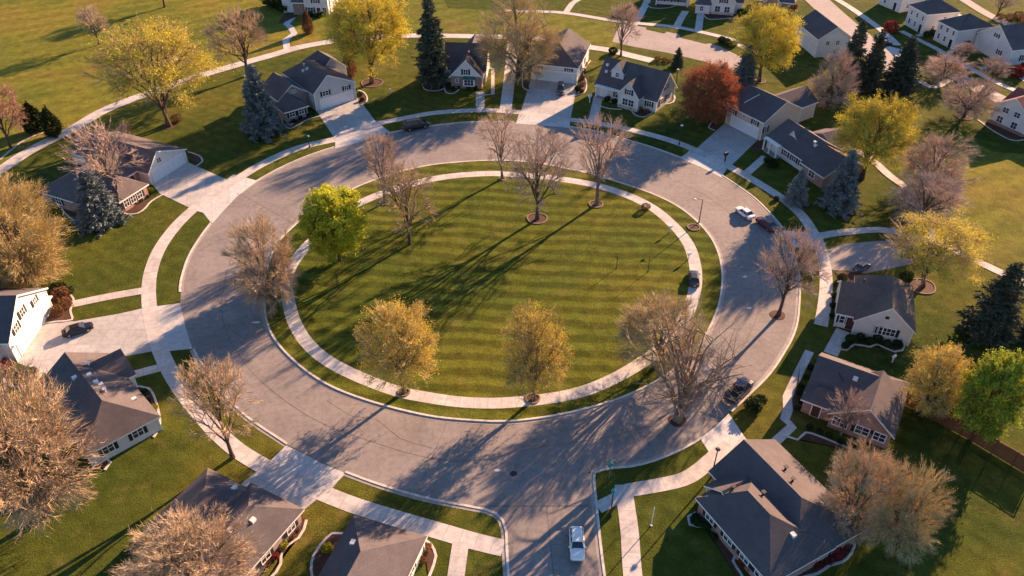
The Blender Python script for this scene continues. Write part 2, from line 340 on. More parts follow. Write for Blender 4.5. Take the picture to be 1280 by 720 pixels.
walk('sidewalk', [(418, 174.5), (388, 181), (362.5, 189), (326, 206), (290, 228), (265, 244), (240, 263), (217, 286), (199, 312), (189, 338), (186, 360), (187, 385), (192, 412), (200, 437), (211, 461), (226, 486), (247, 513), (272, 541), (297.5, 563), (330, 583), (366, 601), (405, 617), (445, 632.5), (495, 648), (545, 662.5), (595, 677), (629, 685)], 2.1)
walk('sidewalk', [(418, 174.5), (445, 164), (472, 155), (507, 147.5), (545, 141), (595, 138), (640, 139.5), (680, 145), (715, 150), (740, 153), (777.5, 160), (815, 169), (845, 178), (867, 187), (911, 208), (943, 226), (976, 247), (1001, 268), (1016, 290), (1027, 315), (1032, 340), (1032.5, 360), (1030, 385), (1026, 407)], 1.9)
walk('path', [(1012, 439), (998, 467), (984, 497), (985, 512), (981, 524), (990, 533), (975, 547), (958, 563)], 1.2, smooth=False)
walk('sidewalk', [(912, 556), (892, 572), (872, 589), (852, 600), (815, 608), (785, 613), (772, 618)], 1.9, z=.032)
walk('path', [(779, 606), (782, 628), (787, 665), (791, 720), (802, 800)], 2.0, z=.036)
walk('path', [(747, 635), (778, 619)], 1.6, z=.040)
walk('path', [(92, 380), (135, 371), (181, 363)], 1.7); walk('path', [(161, 470), (202, 459)], 1.6); walk('path', [(576, 678), (570, 720), (560, 800)], 1.8)
walk('path', [(600, 115), (600.5, 137)], 1.9); walk('path', [(608, 84), (616, 86), (616, 118), (602, 119)], .8, smooth=False)
walk('path', [(641, 50), (637, 95), (632, 137)], 2.6, m='apron'); walk('path', [(748, 121), (741, 151)], 2.0)
walk('path', [(957, 196), (933, 217)], 1.6, z=.024); walk('path', [(1054, 413), (1038, 443)], 1.9); walk('path', [(359, 62), (357, 50), (368, 42), (363, 34), (358, 30), (366, 22)], 1.7, m='apron', smooth=False)
walk('path', [(1000, 301), (1022, 296), (1050, 291), (1100, 287.5), (1135, 294), (1172, 303), (1210, 321), (1245, 338), (1285, 356), (1340, 384)], 1.7, z=.024); walk('path', [(1145, 262), (1158, 280), (1170, 302)], 1.3, z=.020)
walk('back_path', [(-40, 235), (0, 213), (32, 192), (62, 176), (90, 162), (125, 141), (160, 126), (200, 112), (240, 98), (290, 83), (340, 69), (380, 58), (432, 50), (507, 45), (560, 45), (610, 46), (672, 48), (730, 58), (762, 63), (790, 70), (815, 76)], 2.9, m='sidewalk', z=.020)
walk('path', [(630, 13), (640, 14), (702, 16), (767, 26), (805, 30), (845, 34), (880, 41), (915, 50), (927, 58), (960, 72)], 1.9, z=.02); walk('path', [(708, 15), (716, 4), (728, -3)], 1.7); walk('path', [(846, 33), (852, 22), (857, 14)], 1.9, z=.026); walk('path', [(873, 38), (875, 22), (876, 14)], 1.9, z=.026); walk('path', [(792, 32), (803, 14), (812, -6)], 1.9, z=.026)
walk('path', [(1040, -4), (1060, 8), (1082, 23), (1102, 38), (1122, 57)], 2.0); walk('path', [(1126, 39), (1148, 50), (1172, 62), (1215, 87), (1245, 103), (1285, 120)], 1.7); walk('path', [(1138, 94), (1152, 103), (1167, 109), (1188, 100)], 1.6); walk('path', [(1146, 45), (1165, 42)], 1.4, z=.024); walk('path', [(1186, 66), (1196, 60)], 1.2, z=.024); walk('path', [(1225, 86), (1262, 80)], 1.5, z=.024); walk('path', [(1262, 87), (1285, 103)], 1.5, z=.024); walk('path', [(1222, 104), (1250, 121)], 1.4, z=.024)
walk('path', [(1067, 186), (1092, 202), (1112, 220), (1132, 234)], 1.7); walk('path', [(0, 200), (30, 176), (58, 165)], .5, z=.024)
walk('far_road', [(1000, -20), (1017, -4), (1045, 22), (1075, 48), (1098, 70), (1110, 88)], 7.0, m='far_road', z=.016); walk('far_road', [(1190, 92), (1225, 112), (1262, 130), (1300, 150)], 4.5, m='far_road', z=.016)
walk('far_road', [(1185, -12), (1205, 0), (1240, 21), (1290, 44)], 3.0, m='far_road', z=.016); walk('path', [(1178, 14), (1215, 32), (1240, 33)], 6, m='apron', z=.014)
mb = MB(); poly(mb, W([(775, 30), (800, 33), (845, 42), (900, 58), (935, 76), (915, 88), (877, 76), (835, 66), (790, 58), (765, 52)]), .012, ang=-.5); struct('far_road', mb, 'far_road')
for pts, in (([(808, 32), (838, 37), (830, 42), (808, 37)],), ([(850, 42), (880, 46), (893, 53), (882, 55), (850, 47)],)):
    mb = MB(); poly(mb, W(pts), .03); struct('verge', mb, 'lawn')
# driveways: slab up to the sidewalk and the paler apron beyond it
DZ = [.0140]
def drive(pts, apron=None, ang=0, m='driveway'):
    DZ[0] += .0004; mb = MB(); poly(mb, W(pts), DZ[0], ang=ang); struct('driveway', mb, m)
    if apron:
        mb = MB(); poly(mb, W(apron), DZ[0]+.004, ang=ang); struct('driveway_apron', mb, 'apron')
drive([(396, 139), (448, 122.5), (470, 152.5), (420, 176)], [(419, 168), (466, 149), (487, 164.5), (470, 171.5), (445, 179), (419, 186)], .67)
drive([(664, 98), (722, 104), (713, 149), (650, 143)], [(650, 139), (713, 148), (712, 160), (680, 157), (645, 154.5)], -.2)
drive([(907, 153), (950, 172), (912, 209), (868, 188)], [(866, 183), (912, 205), (902, 222), (876, 209), (849, 197.5), (858, 192)], -1)
drive([(190, 230), (235, 203), (287, 226), (246, 264), (200, 242)], [(284, 224), (292, 218), (322, 226), (298, 244), (279, 264), (265, 280), (254, 266), (240, 262), (262, 240)], .3)
drive([(18, 452), (67, 382), (80, 400), (92, 402), (150, 392), (184, 384), (197, 438), (147, 447), (60, 468)], [(180, 385), (225, 379), (232, 409), (240.5, 436), (199, 440)], 0)
drive([(300, 606), (338, 575), (376, 600), (410, 612), (394, 626), (374, 642), (352, 636)], [(334, 580), (357.5, 557), (372, 563.5), (402, 579), (432, 591.5), (408, 618), (380, 612), (352, 598)], -.5)
drive([(912, 545), (955, 560), (935, 585), (898, 585), (889, 571), (902, 556)], [(875, 548), (892, 535), (911, 517), (932, 548), (950, 560), (905, 575), (890, 571)], -.7)
drive([(1033, 313), (1055, 305), (1100, 301), (1150, 302), (1140, 330), (1082, 342), (1038, 337)], [(978, 288), (1000, 290), (1024, 290), (1032, 306), (1028, 312), (992, 309), (986, 300)], 0, m='far_road')
drive([(1100, 60), (1112, 58), (1128, 62), (1117, 92), (1095, 84)], None, .5, m='apron')
# garden beds with pale stone edging
BEDS = [([(352, 148), (354, 155), (362, 161), (372, 157), (384, 150), (401, 145)], 1), ([(447, 113), (454, 115), (459, 122), (457, 129), (449, 132)], 1),
 ([(528, 104), (530, 111), (540, 114), (553, 112), (556, 107)], 1), ([(555, 108), (558, 116), (567, 117), (574, 112)], 1),
 ([(654, 78), (653, 95), (654, 110), (662, 113)], 1), ([(738, 76), (729, 90), (733, 103), (731, 115), (718, 120)], 1), ([(825, 128), (834, 117), (843, 120), (841, 128), (829, 131)], 1),
 ([(748, 132), (762, 136), (777, 137)], 1), ([(788, 136), (794, 144), (805, 146.5), (816, 141)], 1), ([(903, 144), (890, 153), (886, 160), (894, 163)], 1),
 ([(149, 264), (160, 268), (172, 267), (181, 261), (189, 252), (206, 242)], 1), ([(77, 254), (79, 264), (93, 276), (112, 281), (140, 281), (150, 272)], 1), ([(235, 190), (249, 195), (253, 202), (245, 208)], 1),
 ([(62, 362), (82, 366), (92, 374), (88, 388), (90, 400), (72, 402), (58, 404)], 1), ([(2, 470), (12, 482), (32, 483), (48, 474), (50, 464), (36, 458)], 1), ([(168, 483), (186, 486), (195, 502), (200, 530), (192, 547)], 1),
 ([(131, 588), (138, 578), (132, 572), (124, 575)], 1), ([(383, 650), (380, 662), (373, 673), (360, 682), (352, 690), (351, 705), (345, 716), (330, 730)], 1), ([(429, 667), (415, 667), (402, 680), (392, 695), (389, 712), (394, 735)], 1),
 ([(529, 673), (539, 681), (545, 695), (542, 707), (536, 722)], 1), ([(870, 641), (860, 646), (862, 656), (890, 662), (907, 680), (920, 692), (916, 702), (927, 719), (930, 735)], 1),
 ([(1058, 655), (1068, 675), (1064, 692), (1052, 703), (1037, 707), (1022, 717), (990, 725)], 1), ([(984, 546), (997, 550), (1007, 541), (1022, 545), (1040, 552), (1075, 566)], 1),
 ([(1046, 436), (1058, 438), (1068, 431), (1087, 434), (1096, 431), (1118, 440), (1128, 438), (1131, 430)], 1), ([(1000, 455), (996, 480), (990, 505), (995, 520)], 0), ([(1043, 340), (1060, 338), (1072, 347), (1060, 356)], 0),
 ([(368, 8), (352, 22), (350, 30), (372, 20)], 0), ([(808, 5), (815, 10), (835, 10), (848, 6), (858, 6), (855, -2)], 1), ([(878, 16), (886, 24), (912, 23), (932, 22), (926, 10)], 1), ([(1100, 112), (1108, 118), (1118, 108)], 0), ([(1094, 100), (1098, 92), (1104, 108), (1112, 118), (1118, 124)], 0), ([(1222, 150), (1245, 166), (1268, 176), (1290, 172)], 1), ([(1140, 78), (1148, 80), (1142, 90), (1137, 96)], 1),
 ([(950, 176), (958, 186), (948, 192), (940, 186)], 0)]
BZ = .1301
for pts, e in BEDS:
    BZ += .0013
    C = spline(W(pts), False, .7); mb = MB(); poly(mb, C, BZ-.09); o = struct('garden_bed', mb, 'mulch')
    if e:
        g = MB(); ribbon(g, C, -.14, .14, .03, .10); g.build('edging', 'kerb', o)
def ring_bed(x, y, r, ed=False, z0=.0):
    c = at(x, y); C = [Vector((c[0]+r*math.cos(t)*(1+.06*math.sin(3*t)), c[1]+r*math.sin(t)*(1+.05*math.cos(2*t)), 0)) for t in [k*math.pi/12 for k in range(24)]]
    mb = MB(); poly(mb, C, .045+z0); ribbon(mb, C, 0, .01, z0*.0, .05+z0, True); o = struct('tree_pit', mb, 'mulch')
    if ed: g = MB(); ribbon(g, C, -.1, .12, z0, .12+z0, True); g.build('edging', 'mulch_edge', o)
for x, y, r in ((671.5, 274, 1.7), (745, 256, 1.2), (867, 285, 1.0), (666, 499, .9), (505, 491, .75), (481, 254, .9), (628, 224, .6)): ring_bed(x, y, r, True, .10)
for x, y, r in ((847, 526, 1.1), (972, 394, 1.1), (211, 158, 1.4), (465, 104, 2.4), (948, 101, 1.6), (309, 95, 1), (880, 150, 1), (1205, 146, 1.6), (1152, 358, 2)): ring_bed(x, y, r, r > 1.5)

# ------------------------------------------------------------------ HOUSES
UNITM = {}
def unit(name, fn, mats):
    if name not in UNITM: mb = MB(); fn(mb); UNITM[name] = mb.mesh(name, mats)
    return UNITM[name]
def window(par, x, y, z, rot, w=1.2, h=1.3, sh=True, n=2):
    """a framed window standing proud of the wall; local -Y faces out"""
    def fr(mb):
        t = .09
        mb.box(-w/2-t, w/2+t, -.07, .04, -h/2-t-.02, -h/2); mb.box(-w/2-t, w/2+t, -.07, .04, h/2, h/2+t)
        mb.box(-w/2-t, -w/2, -.07, .04, -h/2, h/2); mb.box(w/2, w/2+t, -.07, .04, -h/2, h/2)
        for k in range(1, n): xx = -w/2+w*k/n; mb.box(xx-.035, xx+.035, -.06, .03, -h/2, h/2)
        mb.box(-w/2, w/2, -.055, .028, -.025, .025)
    key = f'{w:.2f}_{h:.2f}_{n}'
    k1 = ('frame'+key)
    if k1 not in UNITM: mb = MB(); fr(mb); UNITM[k1] = mb.mesh('window', 'trim')
    if 'pane'+key not in UNITM: mb = MB(); mb.box(-w/2, w/2, -.02, .02, -h/2, h/2); UNITM['pane'+key] = mb.mesh('pane', 'glass')
    o = link('window', UNITM[k1], par, (x, y, z), rot); link('pane', UNITM['pane'+key], o)
    if sh:
        ks = f'sh{h:.2f}'
        if ks not in UNITM:
            mb = MB(); mb.box(-.2, .2, -.05, .02, -h/2-.05, h/2+.05)
            for q in range(7): zz = -h/2+.05+q*(h-.1)/6; mb.box(-.15, .15, -.065, -.05, zz-.03, zz+.03)
            UNITM[ks] = mb.mesh('shutter', 'shutter')
        for sx in (-1, 1): link('shutter', UNITM[ks], o, (sx*(w/2+.33), 0, 0))
    return o
def door(par, x, y, rot, m='dark_door', z=0, w=1.0):
    mb = MB(); mb.box(-w/2-.12, w/2+.12, -.06, .03, 0, .02); mb.box(-w/2-.12, -w/2, -.06, .03, .02, 2.25); mb.box(w/2, w/2+.12, -.06, .03, .02, 2.25); mb.box(-w/2, w/2, -.06, .03, 2.12, 2.25)
    f = mb.build('door_frame', 'trim', par); f.location = (x, y, z); f.rotation_euler = (0, 0, rot)
    mb = MB(); mb.box(-w/2, w/2, -.02, .02, .02, 2.12)
    for a, b in ((.25, .9), (1.05, 1.9)):
        for s in (-1, 1): mb.box(s*w*.23-w*.15, s*w*.23+w*.15, -.035, -.02, a, b)
    mb.build('door', m, f)
def garage_door(par, x, y, rot, w=5., h=2.3):
    mb = MB(); rows = 4; cols = max(2, int(w/1.2))
    mb.box(-w/2, w/2, -.02, .05, 0, h)
    for r in range(rows):
        for c in range(cols):
            x0 = -w/2+c*w/cols+.07; z0 = r*h/rows+.06; mb.box(x0, x0+w/cols-.14, -.045, -.02, z0, z0+h/rows-.12)
    o = mb.build('garage_door', 'door_panel', par); o.location = (x, y, 0); o.rotation_euler = (0, 0, rot)
    mb = MB(); mb.box(-w/2-.18, -w/2, -.09, .05, 0, h+.18); mb.box(w/2, w/2+.18, -.09, .05, 0, h+.18); mb.box(-w/2, w/2, -.09, .05, h, h+.18)
    mb.build('door_frame', 'trim', o)
FACE = {'f': 0, 'r': math.pi/2, 'b': math.pi, 'l': -math.pi/2}
def wing(par, r, h, rise, ax='x', e0=0, e1=0, rf=.5, wall='siding_white', roof='shingle_dark', ov=.38, ovf=None, base=None):
    """one roofed volume. r = x0,x1,y0,y1. ax = ridge direction, e0/e1 hip insets at the two ridge ends"""
    x0, x1, y0, y1 = r
    swap = (ax == 'y')
    def tf(a, c, z):  # a along ridge, c across
        return (x0+c, y0+a, z) if swap else (x0+a, y0+c, z)
    LA = (y1-y0) if swap else (x1-x0); LC = (x1-x0) if swap else (y1-y0)
    cr = LC*rf
    def fc(mb, pts, mi=0):
        if swap: pts = pts[::-1]
        mb.face(pts, mi)
    w = MB()
    fc(w, [tf(0, 0, 0), tf(LA, 0, 0), tf(LA, 0, h), tf(0, 0, h)]); fc(w, [tf(LA, LC, 0), tf(0, LC, 0), tf(0, LC, h), tf(LA, LC, h)])
    fc(w, [tf(0, LC, 0), tf(0, 0, 0), tf(0, 0, h)]+([tf(0, cr, h+rise-.03)] if e0 == 0 else [])+[tf(0, LC, h)])
    fc(w, [tf(LA, 0, 0), tf(LA, LC, 0), tf(LA, LC, h)]+([tf(LA, cr, h+rise-.03)] if e1 == 0 else [])+[tf(LA, 0, h)])
    w.build('wall', wall, par)
    # roof shell with overhang and pale fascia
    s0 = rise/cr; s1 = rise/(LC-cr); t = .2
    a0, a1 = -ov, LA+ov; c0, c1 = -ov, LC+ov
    z0 = h-ov*s0; z1 = h-ov*s1
    ra = e0 - (ov if e0 == 0 else 0)*1.0; rb = LA-e1+(ov if e1 == 0 else 0)
    ze0 = z0 if e0 else None
    A = [tf(a0, c0, z0+t), tf(a1, c0, z0+t), tf(a1, c1, z1+t), tf(a0, c1, z1+t)]
    Rr = [tf(ra, cr, h+rise+t), tf(rb, cr, h+rise+t)]
    B = [tf(a0, c0, z0-.04), tf(a1, c0, z0-.04), tf(a1, c1, z1-.04), tf(a0, c1, z1-.04)]; Rb = [tf(ra, cr, h+rise-.04), tf(rb, cr, h+rise-.04)]
    m = MB()
    fc(m, [A[0], A[1], Rr[1], Rr[0]]); fc(m, [A[2], A[3], Rr[0], Rr[1]])
    fc(m, [B[1], B[0], Rb[0], Rb[1]], 1); fc(m, [B[3], B[2], Rb[1], Rb[0]], 1)
    fc(m, [B[0], B[1], A[1], A[0]], 1); fc(m, [B[2], B[3], A[3], A[2]], 1)
    if e0: fc(m, [A[3], A[0], Rr[0]]); fc(m, [B[3], B[0], A[0], A[3]], 1); fc(m, [B[0], B[3], Rb[0]], 1)
    else: fc(m, [B[0], A[0], Rr[0], Rb[0]], 1); fc(m, [Rb[0], Rr[0], A[3], B[3]], 1)
    if e1: fc(m, [A[1], A[2], Rr[1]]); fc(m, [B[1], B[2], A[2], A[1]], 1); fc(m, [B[2], B[1], Rb[1]], 1)
    else: fc(m, [B[1], Rb[1], Rr[1], A[1]], 1); fc(m, [Rb[1], B[2], A[2], Rr[1]], 1)
    ro = m.build('roof', [roof, 'trim'], par)
    def rz(x, y):
        a, c = ((y-y0), (x-x0)) if swap else ((x-x0), (y-y0))
        zz = h+(c*s0 if c < cr else (LC-c)*s1)+t
        if e0: zz = min(zz, h+t+a*rise/e0)
        if e1: zz = min(zz, h+t+(LA-a)*rise/e1)
        return zz
    ro_info = dict(roof=ro, rz=rz, r=r, h=h, par=par)
    # corner trim
    if wall.startswith('siding'):
        kk = f'corner{h:.2f}'
        if kk not in UNITM: cm = MB(); cm.box(-.06, .06, -.06, .06, 0, h-.12); UNITM[kk] = cm.mesh('corner_trim', 'trim')
        for x in (x0, x1):
            for y in (y0, y1): link('corner_trim', UNITM[kk], par, (x+(.035 if x == x1 else -.035), y+(.035 if y == y1 else -.035), 0))
    return ro_info
def wwin(W_, face, s, z, w=1.2, h=1.3, sh=True, n=2):
    x0, x1, y0, y1 = W_['r']; p = W_['par']
    if face == 'f': return window(p, x0+s, y0-.03, z, 0, w, h, sh, n)
    if face == 'r': return window(p, x1+.03, y0+s, z, FACE['r'], w, h, sh, n)
    if face == 'l': return window(p, x0-.03, y1-s, z, FACE['l'], w, h, sh, n)
    if face == 'b': return window(p, x1-s, y1+.03, z, FACE['b'], w, h, sh, n)
def vents(W_, pts, kind='vent'):
    for x, y in pts:
        z = W_['rz'](x, y); mb = MB()
        mb.tube((x, y, z-.3), (x, y, z+.5), .13, .13, 8); mb.box(x-.22, x+.22, y-.22, y+.22, z+.5, z+.58)
        mb.build('roof_vent', kind, W_['roof'])
def flat_vents(W_, pts):
    for x, y in pts:
        z = W_['rz'](x, y); mb = MB(); mb.box(x-.28, x+.28, y-.24, y+.24, z-.25, z+.22); mb.build('roof_vent', 'white_box', W_['roof'])
def chimney(W_, x, y, top=1.6, m='brick_pink'):
    z = W_['rz'](x, y); mb = MB(); mb.box(x-.5, x+.5, y-.35, y+.35, z-1, z+top); mb.box(x-.58, x+.58, y-.43, y+.43, z+top, z+top+.12); mb.tube((x, y, z+top+.12), (x, y, z+top+.45), .14, .14, 8)
    mb.build('chimney', m, W_['roof'])
def dormer(W_, x, y, w=2.2, hh=1.5, rise=1.5, roof='shingle_dark', wall='siding_white', win=True):
    """gabled dormer, its face at local y, running back into the roof"""
    z = W_['rz'](x, y)-.25; d = 3.2; m = MB()
    m.face([(x-w/2, y, z), (x+w/2, y, z), (x+w/2, y, z+hh), (x, y, z+hh+rise), (x-w/2, y, z+hh)])
    m.face([(x-w/2, y+d, z), (x-w/2, y, z), (x-w/2, y, z+hh), (x-w/2, y+d, z+hh)]); m.face([(x+w/2, y, z), (x+w/2, y+d, z), (x+w/2, y+d, z+hh), (x+w/2, y, z+hh)])
    o = m.build('dormer', wall, W_['par']); r = MB(); t = .14; ov = .22
    for s in (-1, 1):
        a = (x+s*(w/2+ov), y-ov, z+hh-ov*rise/(w/2)); b = (x, y-ov, z+hh+rise); c = (x, y+d, z+hh+rise); e = (x+s*(w/2+ov), y+d, z+hh-ov*rise/(w/2))
        q = [a, b, c, e] if s < 0 else [e, c, b, a]; up = [(p[0], p[1], p[2]+t) for p in q]
        r.face(up, 0); r.face(q[::-1], 1); 
        for i in range(4): j = (i+1) % 4; r.face([q[i], q[j], up[j], up[i]], 1)
    r.build('dormer_roof', [roof, 'trim'], o)
    if win: 
        ww = window(o, x, y-.03, z+hh*.62, 0, .8, 1.0, False)
def porch_posts(par, pts, h):
    for x, y in pts:
        mb = MB(); mb.box(x-.11, x+.11, y-.11, y+.11, .0, h); mb.box(x-.17, x+.17, y-.17, y+.17, 0, .2); mb.box(x-.17, x+.17, y-.17, y+.17, h-.2, h); mb.build('porch_post', 'trim', par)
def downspout(par, x, y, h):
    mb = MB(); mb.box(x-.05, x+.05, y-.05, y+.05, .05, h); mb.box(x-.05, x+.05, y-.4, y-.05, .05, .13); mb.build('downspout', 'trim', par)
def house(label, pA, pB, ang=None):
    a = at(*pA); b = at(*pB)
    an = math.atan2(b[1]-a[1], b[0]-a[0]) if ang is None else math.radians(ang)
    e = empty('house', (a[0], a[1], 0), an); tag(e, label, 'house', 'houses around the ring road'); return e
# H2 grey house with wide garage, upper left
e = house('grey two-gable house with wide pale garage door beside the large blue spruce', (395.8, 139), (445, 124))
w1 = wing(e, (0, 9.5, 0, 14), 4.1, 3.0, 'y', 0, 4.5, .36, 'siding_grey'); garage_door(e, 5.0, -.02, 0, 7.6, 2.2); wwin(w1, 'f', 2.6, 3.35, 1.3, 1.0); wwin(w1, 'f', 7.6, 3.2, .9, .9); vents(w1, [(2.6, 8.6)]); flat_vents(w1, [(1.9, 7.7), (2.5, 6.9)])
w2 = wing(e, (6.5, 12.5, 9, 17.5), 3.9, 2.6, 'y', 0, 3, .42, 'siding_grey'); w3 = wing(e, (-6.6, -.1, 3.2, 11), 3.3, 2.4, 'y', 0, 0, .5, 'brick_grey'); wwin(w3, 'f', 3.0, 4.2, .5, .5, False); wwin(w3, 'f', 3.8, 4.2, .5, .5, False)
w4 = wing(e, (-7.4, -2.4, -1.0, 3.15), 2.5, 1.9, 'y', 2.0, 0, .5, 'brick_grey'); wwin(w4, 'f', 1.5, 1.55, 1.1, 1.2); wwin(w4, 'f', 3.6, 1.55, 1.1, 1.2); window(e, .0-.03, 1.7, 2.3, FACE['l'], .7, 1.2, False); downspout(e, 9.58, -.08, 4)
# H3 small steep-gabled brick house
e = house('small brick cottage with steep white front gable and bay window beside the tall spruce', (564, 110), (602, 112), -5)
w1 = wing(e, (-1.8, 7.3, 3.2, 12.5), 3.1, 4.2, 'x'); w2 = wing(e, (0, 6.9, 0, 6), 2.9, 3.6, 'y', wall='brick_brown')
mb = MB(); mb.face([(.03, -.05, 2.85), (6.87, -.05, 2.85), (3.45, -.05, 6.35)]); mb.build('gable_cladding', 'siding_white', e); window(e, 3.4, -.09, 3.9, 0, .9, 1.2, True)
o = window(e, 4.1, -.5, 1.6, 0, 2.0, 1.3, False, 3); mb = MB(); mb.box(2.8, 5.4, -.45, 0, .7, 2.4); mb.build('bay', 'trim', e); mb = MB(); mb.face([(2.6, -.75, 2.45), (5.6, -.75, 2.45), (5.3, -.06, 2.95), (2.9, -.06, 2.95)]); mb.box(2.6, 5.6, -.75, -.06, 2.38, 2.44); mb.build('bay_roof', 'awning', e); window(e, 1.4, -.03, 1.8, 0, .5, .8, False, 1)
w3 = wing(e, (1, 5.5, 11.5, 19), 2.8, 2.4, 'y'); chimney(w1, 6.6, 7.8, 1.0); door(e, 7.33, 4.6, FACE['r'])
# H4 white garage house
e = house('white house with hipped dark roof and double-width garage behind the small black car', (665, 99), (720, 105))
w1 = wing(e, (0, 10.3, 0, 14.5), 3.9, 3.0, 'y', 4.8, 0, .5); garage_door(e, 5.15, -.02, 0, 8.8, 2.2); wwin(w1, 'f', 1.9, 3.1, 1.2, .5, False); wwin(w1, 'f', 8.4, 3.1, .9, .9); wwin(w1, 'r', 5, 1.8); wwin(w1, 'r', 10, 1.8); downspout(e, 10.38, -.08, 3.7)
mb = MB(); mb.box(.05, 10.25, -.75, -.03, 2.72, 2.82); mb.box(.05, 10.25, -.75, -.7, 2.6, 2.72); mb.build('pent_eave', 'trim', e)
# H5 white cape
e = house('white cape house with a steep dark roof, one dormer and a front gable', (742, 122), (815, 143))
w1 = wing(e, (0, 14.4, 1.2, 9.6), 2.9, 4.4, 'x', ov=.5); dormer(w1, 4.0, 2.6, 2.9, 1.6, 2.0)
w2 = wing(e, (6.6, 11.2, -.9, 5.5), 3.3, 2.8, 'y'); wwin(w2, 'f', 2.3, 3.9, .9, 1.1); wwin(w2, 'f', 1.6, 1.6, 1.2, 1.4, False, 2); wwin(w2, 'f', 3.0, 1.6, 1.2, 1.4, False, 2)
mb = MB(); mb.box(6.5, 11.3, -1.0, -.88, 0, .65); mb.build('stone_base', 'stone', e); wwin(w1, 'f', 12.8, 1.7, 1.0, 1.5); wwin(w1, 'f', 5.2, 1.6, 1.1, 1.3); door(e, 1.6, 1.17, 0, 'door_panel'); porch_posts(e, [(.2, .55), (2.9, .55), (5.9, .55)], 2.75)
mb = MB(); mb.box(0, 6.6, .1, 1.2, 2.72, 2.86); mb.build('porch_roof', 'trim', e); mb = MB(); mb.box(0, 6.5, .1, 1.15, 0, .18); mb.build('porch_floor', 'gutter', e); wwin(w1, 'r', 2.5, 1.6); wwin(w1, 'r', 5.5, 1.6); wwin(w1, 'r', 4, 4.4); flat_vents(w1, [(1.0, 3.2), (.6, 4.2)])
# H13 cream garage house
e = house('cream house with broad garage door between the red tree and the white ranch house', (907, 154), (948, 175))
w1 = wing(e, (0, 9.3, 0, 11), 4.1, 2.8, 'x', wall='siding_beige'); garage_door(e, 4.9, -.02, 0, 7.0, 2.2); wwin(w1, 'f', 1.4, 3.2, .9, .9); wwin(w1, 'f', 7.3, 3.2, .9, 1.0); wwin(w1, 'r', 1.0, 2.2, .6, 1.2); wwin(w1, 'f', 4.4, 3.2, .7, .5, False)
w2 = wing(e, (1.5, 8.2, 8, 17), 3.6, 2.0, 'y', wall='siding_beige'); mb = MB(); mb.tube((2.5, 1.5, w1['rz'](2.5, 1.5)+.06), (3.6, 4.4, w1['rz'](3.6, 4.4)+.06), .07, .07, 6); mb.build('roof_batten', 'trim', w1['roof'])
# H14 ranch
e = house('long white and brick ranch house with dark roof beside the cream garage house', (951, 187), (1022, 236))
w1 = wing(e, (0, 10.8, 1.4, 10), 2.6, 2.5, 'x', 0, .001, ov=.45); w1b = wing(e, (10.85, 16.4, 1.4, 10), 2.6, 2.5, 'x', .001, 0, wall='brick_pink', ov=.45) if False else None
mb = MB(); mb.box(10.9, 16.6, -.02+1.36, 1.42, 0, 2.5)
w1['roof'].parent = e
w2 = wing(e, (10.85, 16.4, .6, 9.8), 2.5, 2.45, 'x', wall='brick_pink', ov=.4)
for s in (5.2, 7.6, 9.9): wwin(w1, 'f', s, 1.5, 1.0, 1.1)
wwin(w2, 'f', 2.6, 1.5, 1.4, 1.3, False); door(e, 2.4, 1.37, 0, 'door_panel'); porch_posts(e, [(.2, .3), (1.9, .3), (3.9, .3)], 2.5); mb = MB(); mb.box(0, 4.2, .1, 1.38, 2.5, 2.6); mb.build('porch_roof', 'trim', e); mb = MB(); mb.box(0, 4.2, .1, 1.38, 0, .15); mb.build('porch_floor', 'gutter', e); dormer(w1, 4.2, 3.4, 1.5, .5, 1.0, roof='shingle_grey', win=False); flat_vents(w1, [(8.6, 4.7), (9.3, 4.2)])
w3 = wing(e, (2, 9, 9.8, 13.5), 2.4, 1.6, 'y', wall='siding_beige')
# H16 brick ranch left
e = house('pink brick ranch house with brown roof behind a sparse bare tree at left', (190, 231), (234, 203))
w1 = wing(e, (0, 9.2, 0, 18.5), 2.7, 2.7, 'y', 0, 0, .3, 'siding_white', 'shingle_grey'); garage_door(e, 4.6, -.02, 0, 7.6, 2.2); wwin(w1, 'f', 3.0, 3.6, .9, .8, False)
w2 = wing(e, (-12.6, .0, 2.6, 12.5), 2.6, 2.7, 'x', 4.5, 0, .5, 'brick_pink', 'shingle_grey'); w3 = wing(e, (-9.4, -3.3, -2.6, 6), 2.6, 2.4, 'y', 2.8, 0, .5, 'brick_pink', 'shingle_grey')
for s in (1.2, 2.7, 4.2): wwin(w3, 'f', s, 1.5, 1.0, 1.4)
wwin(w2, 'l', 4, 1.5); wwin(w2, 'f', 1.7, 1.5); chimney(w2, -4, 9, 1.0); door(e, -1.6, 2.57, 0)
# H17 white house left edge
e = house('white gabled garage house at the left edge behind the black sedan', (22, 452), (67, 385))
w1 = wing(e, (0, 11.3, 0, 15), 3.7, 3.6, 'y', 0, 0, .45, roof='shingle_dark'); garage_door(e, 5.8, -.02, 0, 9.0, 2.1); wwin(w1, 'f', 2.6, 3.8, 1.0, 1.2); wwin(w1, 'f', 5.0, 4.6, 1.0, 1.2); wwin(w1, 'f', 8.3, 3.9, .8, 1.0)
mb = MB(); mb.box(.3, 11.1, -.9, -.03, 2.5, 2.62); mb.build('pent_eave', 'trim', e); w2 = wing(e, (-2.8, .0, 1.5, 13), 2.8, 1.6, 'x', 1.2, .001, wall='siding_white')
